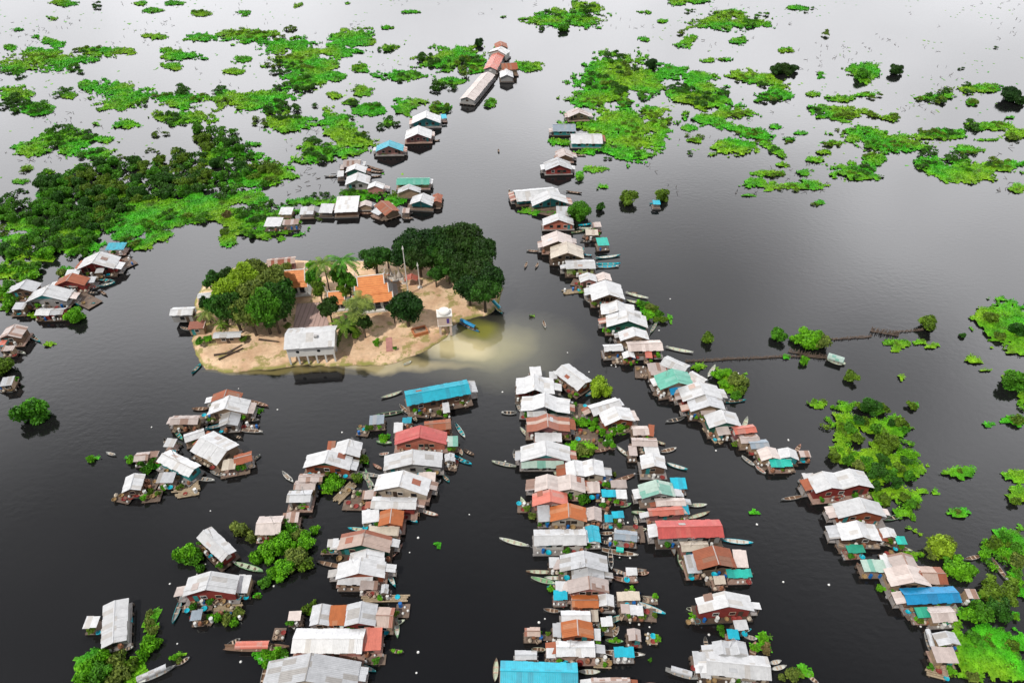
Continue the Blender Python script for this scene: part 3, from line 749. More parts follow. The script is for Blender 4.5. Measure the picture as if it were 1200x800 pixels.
# ------------------------------------------------------------ water
WXS=[]   # muddy shallows: (px,py,rx,ry)
def water():
    m,t,b=mat('lake_water'); g=G(t); geo=g.n('ShaderNodeNewGeometry'); pos=geo.outputs['Position']
    warp=g.n('ShaderNodeTexNoise'); warp.inputs['Scale'].default_value=.045; warp.inputs['Detail'].default_value=4; g.l(pos,warp.inputs['Vector'])
    wv=g.n('ShaderNodeVectorMath',operation='MULTIPLY_ADD'); g.l(warp.outputs['Color'],wv.inputs[0]); wv.inputs[1].default_value=(16,16,0); wv.inputs[2].default_value=(-8,-8,0)
    wp=g.n('ShaderNodeVectorMath',operation='ADD'); g.l(pos,wp.inputs[0]); g.l(wv.outputs[0],wp.inputs[1])
    def blob(px,py,rx,ry,e0=1.0,e1=.35):
        c=W(px,py); a=W(px+rx,py); d=W(px,py-ry)
        sb=g.n('ShaderNodeVectorMath',operation='SUBTRACT'); g.l(wp.outputs[0],sb.inputs[0]); sb.inputs[1].default_value=(c.x,c.y,0)
        sc=g.n('ShaderNodeVectorMath',operation='MULTIPLY'); g.l(sb.outputs[0],sc.inputs[0]); sc.inputs[1].default_value=(1/abs(a.x-c.x),1/abs(d.y-c.y),0)
        ln=g.n('ShaderNodeVectorMath',operation='LENGTH'); g.l(sc.outputs[0],ln.inputs[0])
        return g.mr(ln.outputs['Value'],e0,e1,0,1)
    col=g.mix(g.mr(g.noise(pos,.012,3,.5),.35,.7,0,1),(.0075,.0075,.008),(.014,.0138,.014))
    for (px,py,rx,ry,c,k) in [(585,410,115,48,(.22,.215,.15),.40),(560,404,78,28,(.36,.33,.17),.6),(532,404,48,17,(.56,.48,.27),.85),
                              (450,428,110,8,(.42,.35,.18),.8),(330,437,100,5,(.34,.28,.11),.5),(566,382,30,12,(.20,.20,.035),.85)]:
        f=g.math('MULTIPLY',blob(px,py,rx,ry),k); col=g.mix(f,col,c)
    g.l(col,b.inputs['Base Color']); b.inputs['Roughness'].default_value=.07; b.inputs['IOR'].default_value=1.5
    rp=g.noise(g.scalevec(pos,(1,1.5,1)),.55,3,.55); rp2=g.noise(pos,.06,2,.5)
    amp=g.math('MULTIPLY',rp,g.mr(rp2,.35,.65,.35,1.0))
    bp=g.n('ShaderNodeBump'); bp.inputs['Strength'].default_value=.45; bp.inputs['Distance'].default_value=.05; g.l(amp,bp.inputs['Height']); g.l(bp.outputs[0],b.inputs['Normal'])
    s=9000; mb=MB(); mb.face([(-s,-s,0),(s,-s,0),(s,s,0),(-s,s,0)]); o=mb.build('water',m); tag(o,kind='structure')
water()
# ------------------------------------------------------------ island ground
ISL=[(222,398),(226,418),(238,434),(275,438),(310,433),(352,430),(402,431),(450,428),(482,420),(508,409),(525,396),(531,384),(552,375),(580,368),(592,350),(590,325),(560,300),(480,303),(400,303),(330,304),(265,312),(236,330),(226,352),(222,375)]
def island():
    P=np.array([[*W(x,y,.4)[:2]] for x,y in ISL]); n=len(P)
    x0,y0=P.min(0)-4; x1,y1=P.max(0)+4; cs=.7
    xs=np.arange(x0,x1,cs); ys=np.arange(y0,y1,cs); X,Y=np.meshgrid(xs,ys)
    ins=np.zeros(X.shape,bool); dm=np.full(X.shape,1e9)
    for i in range(n):
        a=P[i]; b=P[(i+1)%n]
        cond=((a[1]>Y)!=(b[1]>Y)); xi=(b[0]-a[0])*(Y-a[1])/(b[1]-a[1]+1e-9)+a[0]; ins^=cond&(X<xi)
        d=b-a; t=np.clip(((X-a[0])*d[0]+(Y-a[1])*d[1])/(d@d),0,1); dm=np.minimum(dm,np.hypot(X-a[0]-t*d[0],Y-a[1]-t*d[1]))
    sd=np.where(ins,dm,-dm)+fbm(X/5,Y/5,3)*3.0
    t=np.clip((sd+.6)/3.4,0,1); Z=-.35+1.35*t*t*(3-2*t)+fbm(X/3,Y/3,9)*.22*t
    m,tt,b=mat('island_earth'); g=G(tt); geo=g.n('ShaderNodeNewGeometry'); pos=geo.outputs['Position']; sp=g.n('ShaderNodeSeparateXYZ'); g.l(pos,sp.inputs[0])
    c=g.mix(g.mr(g.noise(pos,.18,5,.6),.35,.65,0,1),(.56,.35,.21),(.80,.58,.38))
    c=g.mix(g.mr(g.noise(pos,.9,4,.7),.45,.75,0,.45),c,(.30,.20,.13))
    gr=g.math('MULTIPLY',g.mr(g.noise(pos,.28,5,.65),.53,.60,0,1),.8)
    c=g.mix(gr,c,(.26,.24,.06))
    sh=g.math('MULTIPLY',g.mr(sp.outputs[2],.62,.30,0,1),g.mr(g.noise(pos,.35,3,.6),.38,.5,0,1))
    c=g.mix(g.math('MULTIPLY',sh,.85),c,(.24,.25,.05))
    c=g.mix(g.mr(sp.outputs[2],.16,.02,0,.8),c,(.14,.10,.06))
    g.l(c,b.inputs['Base Color']); b.inputs['Roughness'].default_value=.95
    bp=g.n('ShaderNodeBump'); bp.inputs['Strength'].default_value=.6; bp.inputs['Distance'].default_value=.15; g.l(g.noise(pos,1.4,5,.7),bp.inputs['Height']); g.l(bp.outputs[0],b.inputs['Normal'])
    keep=(sd[:-1,:-1]>-2.5); h,w=X.shape; idx=np.arange(h*w).reshape(h,w)
    Q=np.stack([idx[:-1,:-1],idx[:-1,1:],idx[1:,1:],idx[1:,:-1]],-1)[keep]
    V=np.stack([X,Y,Z],-1).reshape(-1,3)
    o=link('island_ground',np_mesh('island_ground',V,Q,m,True)); tag(o,kind='structure')
    pv=plain('paving',(.44,.30,.26),.85,.5,.12,('X',.25)); mb=MB()
    q=[W(*c2p('D',x,y),1.13) for x,y in((620,570),(800,570),(745,435),(640,440))]
    mb.hexa([(p.x,p.y,.7) for p in q],[tuple(p) for p in q]); tag(mb.build('courtyard_paving',pv),kind='structure')
    q=[W(*c2p('D4',x,y),1.12) for x,y in((165,250),(420,400),(600,410),(600,385),(430,370),(250,225))]
    p2=plain('concrete_path',(.58,.50,.44),.85,.7,.1); mb=MB()
    for a_,b_ in ((0,3),): pass
    q2=[W(*c2p('D4',x,y),1.115) for x,y in((150,255),(250,300),(240,225),(170,215))]
    mb.hexa([(p.x,p.y,.7) for p in q2],[tuple(p) for p in q2]); tag(mb.build('temple_paving',p2),kind='structure')
island()
# jetty path from the gate to the boat
def beam_between(name,a,b,w,z0,z1,m,parent=None):
    d=(b-a); d.z=0; n=Vector((-d.y,d.x,0)).normalized()*w/2; mb=MB()
    mb.hexa([(*(a-n).xy,z0),(*(b-n).xy,z0),(*(b+n).xy,z0),(*(a+n).xy,z0)],[(*(a-n).xy,z1),(*(b-n).xy,z1),(*(b+n).xy,z1),(*(a+n).xy,z1)])
    return mb.build(name,m,parent)
# ------------------------------------------------------------ temple buildings
TILE=None
def tile_mat():
    m,t,b=mat('orange_tiles'); g=G(t); uv=g.n('ShaderNodeUVMap'); tcn=g.n('ShaderNodeTexCoord')
    c=g.mix(g.mr(g.noise(tcn.outputs['Object'],.8,5,.7),.3,.7,0,1),(.66,.19,.045),(.84,.32,.09))
    w=g.n('ShaderNodeTexWave',wave_type='BANDS',bands_direction='Y'); w.inputs['Scale'].default_value=.55; g.l(uv.outputs[0],w.inputs['Vector'])
    c=g.mix(g.mr(w.outputs['Fac'],0,.3,.45,0),c,(.25,.06,.02)); g.l(c,b.inputs['Base Color']); b.inputs['Roughness'].default_value=.55
    return m
TILE=tile_mat(); PLAST=plain('white_plaster',(.72,.70,.66),.7,.6,.10); GOLD=plain('pale_gold_trim',(.62,.50,.28),.5,2,.2)
def temple(crop,x1,y1,x2,y2,d,label,he=3.6,name='temple',tiers=3,lift=0.0,steep=.62):
    cen,u,v,w,D,pp=frame_of(crop,x1,y1,x2,y2,d,1+he+1.2)
    root=empty(name,(cen.x,cen.y,1.0),math.atan2(u.y,u.x)); tag(root,label,'temple')
    bs=MB(); bs.box(-w/2-.2,w/2+.2,-D/2-.2,D/2+.2,-.4,.5); bs.build('plinth',PLAST,root)
    W2=w/2-1.0; D2=D/2-1.2
    wl=MB(); wl.box(-W2,W2,-D2,D2,.5,he); wl.build('wall',PLAST,root)
    n=max(3,int(w/2.2))
    for i in range(n):                                         # arcade bays in front
        x=lerp(-W2,W2,(i+.5)/n); bw=W2*2/n*.33
        ar=MB(); pts=[(x-bw,.55),(x+bw,.55),(x+bw,2.0)]+[(x+bw*math.cos(t*math.pi/6),2.0+bw*math.sin(t*math.pi/6)) for t in range(1,6)]+[(x-bw,2.0)]
        ar.face([(a_,-D2-.03,z_) for a_,z_ in pts]); ar.build('arched_window',PANE,root)
    for i in range(n+1):
        x=lerp(-w/2+.5,w/2-.5,i/n); c=MB(); c.lathe([(.2,.5),(.15,.7),(.13,he-.35),(.22,he-.15),(.22,he+.05)],(x,-D/2+.45,0),8); c.build('column',PLAST,root)
    # three stacked tiers of roof, each shorter and higher
    for k in range(tiers):
        ww=w/2*(1.0-.17*k); b0=D/2+.3-k*D*.17; b1=D/2-(k+1)*D*.17+.05 if k<tiers-1 else 0
        z0=he+k*D*.17*steep*.9+k*.32; z1=z0+(b0-b1)*steep*(1+.12*k)
        for s in(-1,1):
            mb=MB(); roof_strips(mb,[(s*b0,z0),(s*b1,z1)],-ww,ww,True,seed=k,jit=.02); mb.build('roof_tier',TILE,root)
        for s in(-1,1):                                        # pale barge boards along the tier's ends
            for e in(-1,1):
                p=Vector((e*ww,s*b0,z0+.12)); q=Vector((e*ww,s*b1,z1+.12)); tr=MB(); tr.tube(p,q,.13,6)
                tr.tube(p,p+Vector((e*.25,s*.35,.5)),.12,6,.02); tr.build('barge_board',PLAST,root)
        if k==tiers-1: ztop=z1; wtop=ww
    rc=MB(); rc.tube((-wtop,0,ztop+.12),(wtop,0,ztop+.12),.15,6); rc.build('ridge',PLAST,root)
    for e in(-1,1):
        g_=MB(); zz=he-.1
        g_.face([(e*(wtop-.35),-D/2+.8+D*.34,he),(e*(wtop-.35),D/2-.8-D*.34,he),(e*(wtop-.35),0,ztop-.1)]); g_.build('gable',GOLD,root)
        f=MB(); pr=[Vector((e*wtop,0,ztop+.1)),Vector((e*(wtop+.45),0,ztop+.7)),Vector((e*(wtop+.35),0,ztop+1.4)),Vector((e*(wtop+.75),0,ztop+2.3))]
        for i in range(3): f.tube(pr[i],pr[i+1],.17-.045*i,6,.17-.045*(i+1))
        f.build('finial',PLAST,root)
    return root
temple('D',885,372,1062,352,112,'large orange tiled temple with white arcade and upturned finials',he=3.4)
temple('D',560,322,690,312,70,'smaller orange tiled hall partly hidden between the trees beside the paved courtyard',he=3.2,name='monks_hall',tiers=2)
temple('D',772,405,862,398,52,'small orange roofed pavilion half hidden under the trees left of the temple',he=2.4,name='pavilion',tiers=2)
def white_hall():
    cen,u,v,w,D,pp=frame_of('D',590,592,812,578,72,6.4)
    root=empty('meeting_hall',(cen.x,cen.y,.9),math.atan2(u.y,u.x)); tag(root,'white hall raised on pillars in front of the paved courtyard','hall')
    he=5.0; D=max(D,8)
    mb=MB(); roof_strips(mb,[(-D/2,he),(0,he+1.5),(D/2,he)],-w/2,w/2,True,seed=3,jit=.03); mb.build('roof',ROOFM['white'],root)
    W2=w/2-.4; D2=D/2-.5
    wl=MB(); wl.box(-W2,W2,-D2,D2,2.1,he); 
    for s in(-1,1): wl.face([(s*W2,-D2,he),(s*W2,D2,he),(s*W2,0,he+1.35)])
    wl.build('wall',PLAST,root)
    bk=MB(); bk.box(-W2,W2,D2-1.2,D2-1.0,-.3,2.1); bk.build('rear_wall',WALLM['grey'],root)
    for i in range(6):
        x=lerp(-W2+.2,W2-.2,i/5)
        for y in(-D2+.2,0,D2-.3):
            c=MB(); c.box(x-.19,x+.19,y-.19,y+.19,-.4,2.1); c.build('pillar',PLAST,root)
    for x in(-W2*.55,W2*.35):
        c=MB(); c.tube((x,-D2-.03,3.6),(x,-D2-.005,3.6),.42,14); c.build('round_vent',PANE,root)
    c=MB(); c.box(W2*.2,W2*.35,-.9-D*.1,-.2-D*.1,he+1.2,he+1.7); c.build('roof_vent',METAL,root)
white_hall()
def gate_tower():
    c=W(*c2p('D4',545,520),1.0); root=empty('gate_tower',(c.x,c.y,.85),math.radians(8)); tag(root,'cream gate tower on four legs with round white top at the island tip','tower')
    m=plain('cream_plaster',(.66,.52,.44),.7,1,.1)
    for sx in(-1,1):
        for sy in(-1,1):
            b=MB(); b.box(sx*1.35-.28,sx*1.35+.28,sy*1.0-.28,sy*1.0+.28,-.5,3.0); b.build('leg',m,root)
    b=MB(); b.box(-1.75,1.75,-1.35,1.35,3.0,5.9); b.build('room',m,root)
    b=MB(); b.box(-1.95,1.95,-1.55,1.55,5.9,6.15); b.box(-1.85,1.85,-1.45,1.45,2.85,3.0); b.build('cornice',PLAST,root)
    b=MB(); b.box(.45,1.1,-1.39,-1.355,3.7,5.2); b.build('sign_panel',plain('violet_panel',(.10,.05,.30),.5,2,.1),root)
    b=MB(); b.lathe([(1.5,0),(1.55,.5),(1.35,.8),(.7,1.0),(.1,1.05)],(0,0,6.15),16); b.build('tank_top',PLAST,root)
gate_tower()
def flagpole(x,ytop,ybot,lab):
    c=W(x,ybot,1.0); 
    h=(ybot-ytop)/ (SCL(ybot)*math.cos(math.atan2(CAM_H,c.y))) ; root=empty('flagpole',(c.x,c.y,.95)); tag(root,lab,'flagpole')
    b=MB(); b.tube((0,0,0),(0,0,h),.17,8,.10); b.build('pole',PLAST,root)
    b=MB(); b.lathe([(.1,0),(.28,.25),(.2,.6),(.05,1.3)],(0,0,h),8); b.build('finial',PLAST,root)
    b=MB(); b.lathe([(.7,-.3),(.7,.3),(.4,.55),(.2,.6)],(0,0,0),8); b.build('base',PLAST,root)
flagpole(478.6,296,345,'taller white flagpole beside the temple forecourt'); flagpole(492.2,313,337,'shorter white flagpole right of the tall one')
for i,(x,y,h) in enumerate([(205,190,4.2),(232,205,3.4),(258,196,4.6),(190,222,2.8),(285,222,2.6)]):
    c=W(*c2p('D4',x,y),1.0); k=h/5; root=empty('stupa',(c.x,c.y,.95)); root['category']='stupa'
    later(root,'slender pale stupa behind the temple by the flagpoles',c.x,'from left','stupas behind the temple')
    b=MB(); b.box(-1.1*k,1.1*k,-1.1*k,1.1*k,-.3,.8*k); b.build('base',PLAST,root)
    b=MB(); b.lathe([(1.0*k,.8*k),(.95*k,1.3*k),(.55*k,2.2*k),(.3*k,2.7*k),(.22*k,3.6*k),(.05*k,5.2*k)],n=10); b.build('spire',plain('stupa_stone%d'%i,(.5,.44,.38),.8,1,.2),root)
house('D4',292,190,372,190,34,'g','salmon','open','I',he=2.2)
house('D',505,252,632,240,30,'R','striped','mauve','I',he=2.8)
house('Z',937,567,1058,562,26,'R','white','tan','I',he=2.2)
house('D',150+48,405,262,400,24,'R','white','white','I',he=2.4)
def kiln():
    c=W(*c2p('D4',385,530),1.0); root=empty('brick_kiln',(c.x,c.y,.95),.4); tag(root,'small orange open brick box on the sandy island yard','kiln')
    b=MB(); w,d,h=1.9,1.4,1.0
    b.box(-w,w,-d,-d+.3,-.3,h); b.box(-w,w,d-.3,d,-.3,h); b.box(-w,-w+.3,-d+.3,d-.3,-.3,h); b.box(w-.3,w,-d+.3,d-.3,-.3,h); b.build('brick_wall',plain('brick',(.50,.18,.07),.8,3,.3),root)
    b=MB(); b.box(-w+.3,w-.3,-d+.3,d-.3,-.3,.5); b.build('infill',WALLM['tan'],root)
kiln()
o=beam_between('plank_ramp',W(*c2p('D4',190,560),1.2),W(*c2p('D4',195,655),.7),1.6,.9,1.12,WALLM['pink']); tag(o,'faded pink plank ramp lying down the island\'s sandy bank','ramp')
o=beam_between('jetty',W(*c2p('E',500,478),.8),W(*c2p('E',640,462),.8),1.0,.62,.78,WOODL); tag(o,'narrow pale jetty from the gate tower towards the blue-canopied boat','jetty')
for i,(a,b,c,d) in enumerate([(290,690,400,640),(270,670,380,655),(330,660,395,625),(470,600,560,612)]):
    p=W(*c2p('D',a,b),1.2); q=W(*c2p('D',c,d),1.2); m=MB(); m.tube((p.x,p.y,1.18),(q.x,q.y,1.3),.30,7,.15)
    o=m.build('fallen_log',WOODD if i!=2 else WOOD); o['category']='log'; later(o,'dark fallen log on the sand at the island\'s left end',p.x,'from left','logs on the island')
# palms
def frond_crown(R,n,droop,seed,fan=False):
    r=random.Random(seed); mb=MB()
    for i in range(n):
        a=i*2.4+r.uniform(-.2,.2); up=r.uniform(-.1,1.0); k=7; w0=R*.13 if not fan else R*.22
        pts=[]
        for j in range(k+1):
            t=j/k; rr=R*t*math.cos(up*.7*(1-t)); z=R*(up*.75*t-droop*t*t*(1.25-up*.4)); pts.append((rr,z))
        for j in range(k):
            for s in(-1,1):
                for q in(0,.5):
                    t=(j+q)/k; t2=(j+q+.42)/k
                    (r0,z0),(r1,z1)=pts[j],pts[j+1]
                    A=(lerp(r0,r1,q),lerp(z0,z1,q)); B=(lerp(r0,r1,min(1,q+.4)),lerp(z0,z1,min(1,q+.4)))
                    wd=w0*(math.sin(math.pi*min(1,t*.9+.12))**.6+.15)*(1.3 if fan and t>.5 else 1)
                    def P(rr,zz,off,dz): return (rr*math.cos(a)-off*math.sin(a), rr*math.sin(a)+off*math.cos(a), zz+dz)
                    mb.face([P(A[0],A[1],0,0),P(B[0],B[1],0,0),P(B[0]+wd*.5,B[1],s*wd,-wd*.45),P(A[0]+wd*.55,A[1],s*wd,-wd*.5)])
    return mb
def palm(x,y,R,h,colk,fan,lab,base=1.0):
    """x,y: crop D pixel of the crown's heart"""
    a,b=c2p('D',x,y); c=W(a,b,h+base); root=empty('palm_tree',(c.x,c.y,base-.1)); tag(root,lab,'palm')
    m=MB(); m.tube((0,0,-.2),(.1,0,h*.5),.24,8,.19,False); m.tube((.1,0,h*.5),(0,0,h),.19,8,.15,False); m.build('trunk',WALLM['tan'] if fan else BARK,root)
    frond_crown(R,22 if fan else 18,.75,int(x),fan).build('crown',LEAF[colk],root).location=(0,0,h)
palm(912,425,3.8,10.5,'yellow',True,'tall sugar palm with pale straight trunk in front of the temple')
palm(848,535,4.2,4.0,'olive',False,'short drooping palm right behind the white hall')
palm(757,258,4.4,11.5,'olive',False,'dark coconut palm left of the temple roof, left of two')
palm(842,243,4.4,11.5,'green',False,'green coconut palm just left of the temple roof, right of two')
palm(237,478,3.6,3.6,'yellow',False,'short pale palm at the island\'s left shore by the huts')
palm(300,528,2.0,1.8,'olive',False,'tiny young palm on the sand above the long white shed')
palm(890,500,3.6,4.2,'dark',False,'dark drooping palm beside the sugar palm\'s trunk')
for x,y,r,c in [(455,290,60,'yellow'),(400,340,70,'lime'),(330,395,70,'lime'),(300,450,62,'dark'),(360,470,75,'dark'),(450,400,80,'yellow'),(530,350,70,'yellow'),(560,420,75,'dark'),(490,470,80,'green'),(430,490,70,'yellow'),(540,490,62,'dark'),
                (590,400,55,'dark'),(590,285,35,'yellow'),(265,345,42,'dark'),(322,325,42,'deep'),(225,440,36,'deep'),(705,275,35,'bright'),(720,325,48,'green'),(740,375,42,'olive'),(830,315,50,'green'),(870,345,55,'green'),(850,385,40,'olive'),(905,350,30,'olive'),
                (785,465,55,'deep'),(935,530,46,'deep'),(875,560,32,'dark'),(905,580,30,'olive'),(600,540,24,'yellow'),(245,600,26,'bright'),(205,610,28,'green'),(400,600,22,'olive'),(1070,470,40,'deep')]:
    a,b=c2p('D',x,y); tree(a,b,r/3.81*(1.1 if r>40 and x<650 else .9),c,lift=(1+r/3.81/3.4*1.15+.6) if r>32 else 1+r/3.81/3.4*.6,minz=.9,kind='tree' if r>32 else 'shrub',zs=1.45 if r>32 else 1.1)
for x,y,r,c in [(300,190,80,'deep'),(375,165,75,'deep'),(460,165,78,'deep'),(560,175,85,'deep'),(620,215,75,'deep'),(455,235,62,'dark'),(530,270,65,'deep'),(600,300,75,'deep'),(660,330,72,'deep'),(570,370,65,'deep'),(640,390,66,'dark'),(350,250,60,'deep'),(420,310,45,'dark'),(400,225,60,'dark'),
                (500,215,70,'deep'),(540,225,65,'deep'),(350,200,70,'deep'),(590,250,60,'deep'),(520,330,50,'deep'),(610,335,55,'dark'),(480,290,50,'dark'),(150,240,62,'dark'),(205,232,42,'green'),(288,450,74,'deep'),(155,615,20,'bright'),(240,640,12,'green')]:
    a,b=c2p('E',x,y); tree(a,b,r/3.81*(1.17 if r>50 else 1),c,lift=(1+r/3.81/3.4*1.1+.5) if r>32 else 1+r/3.81/3.4*.6,minz=.9,kind='tree' if r>32 else 'shrub',zs=1.2 if r>32 else 1.1)
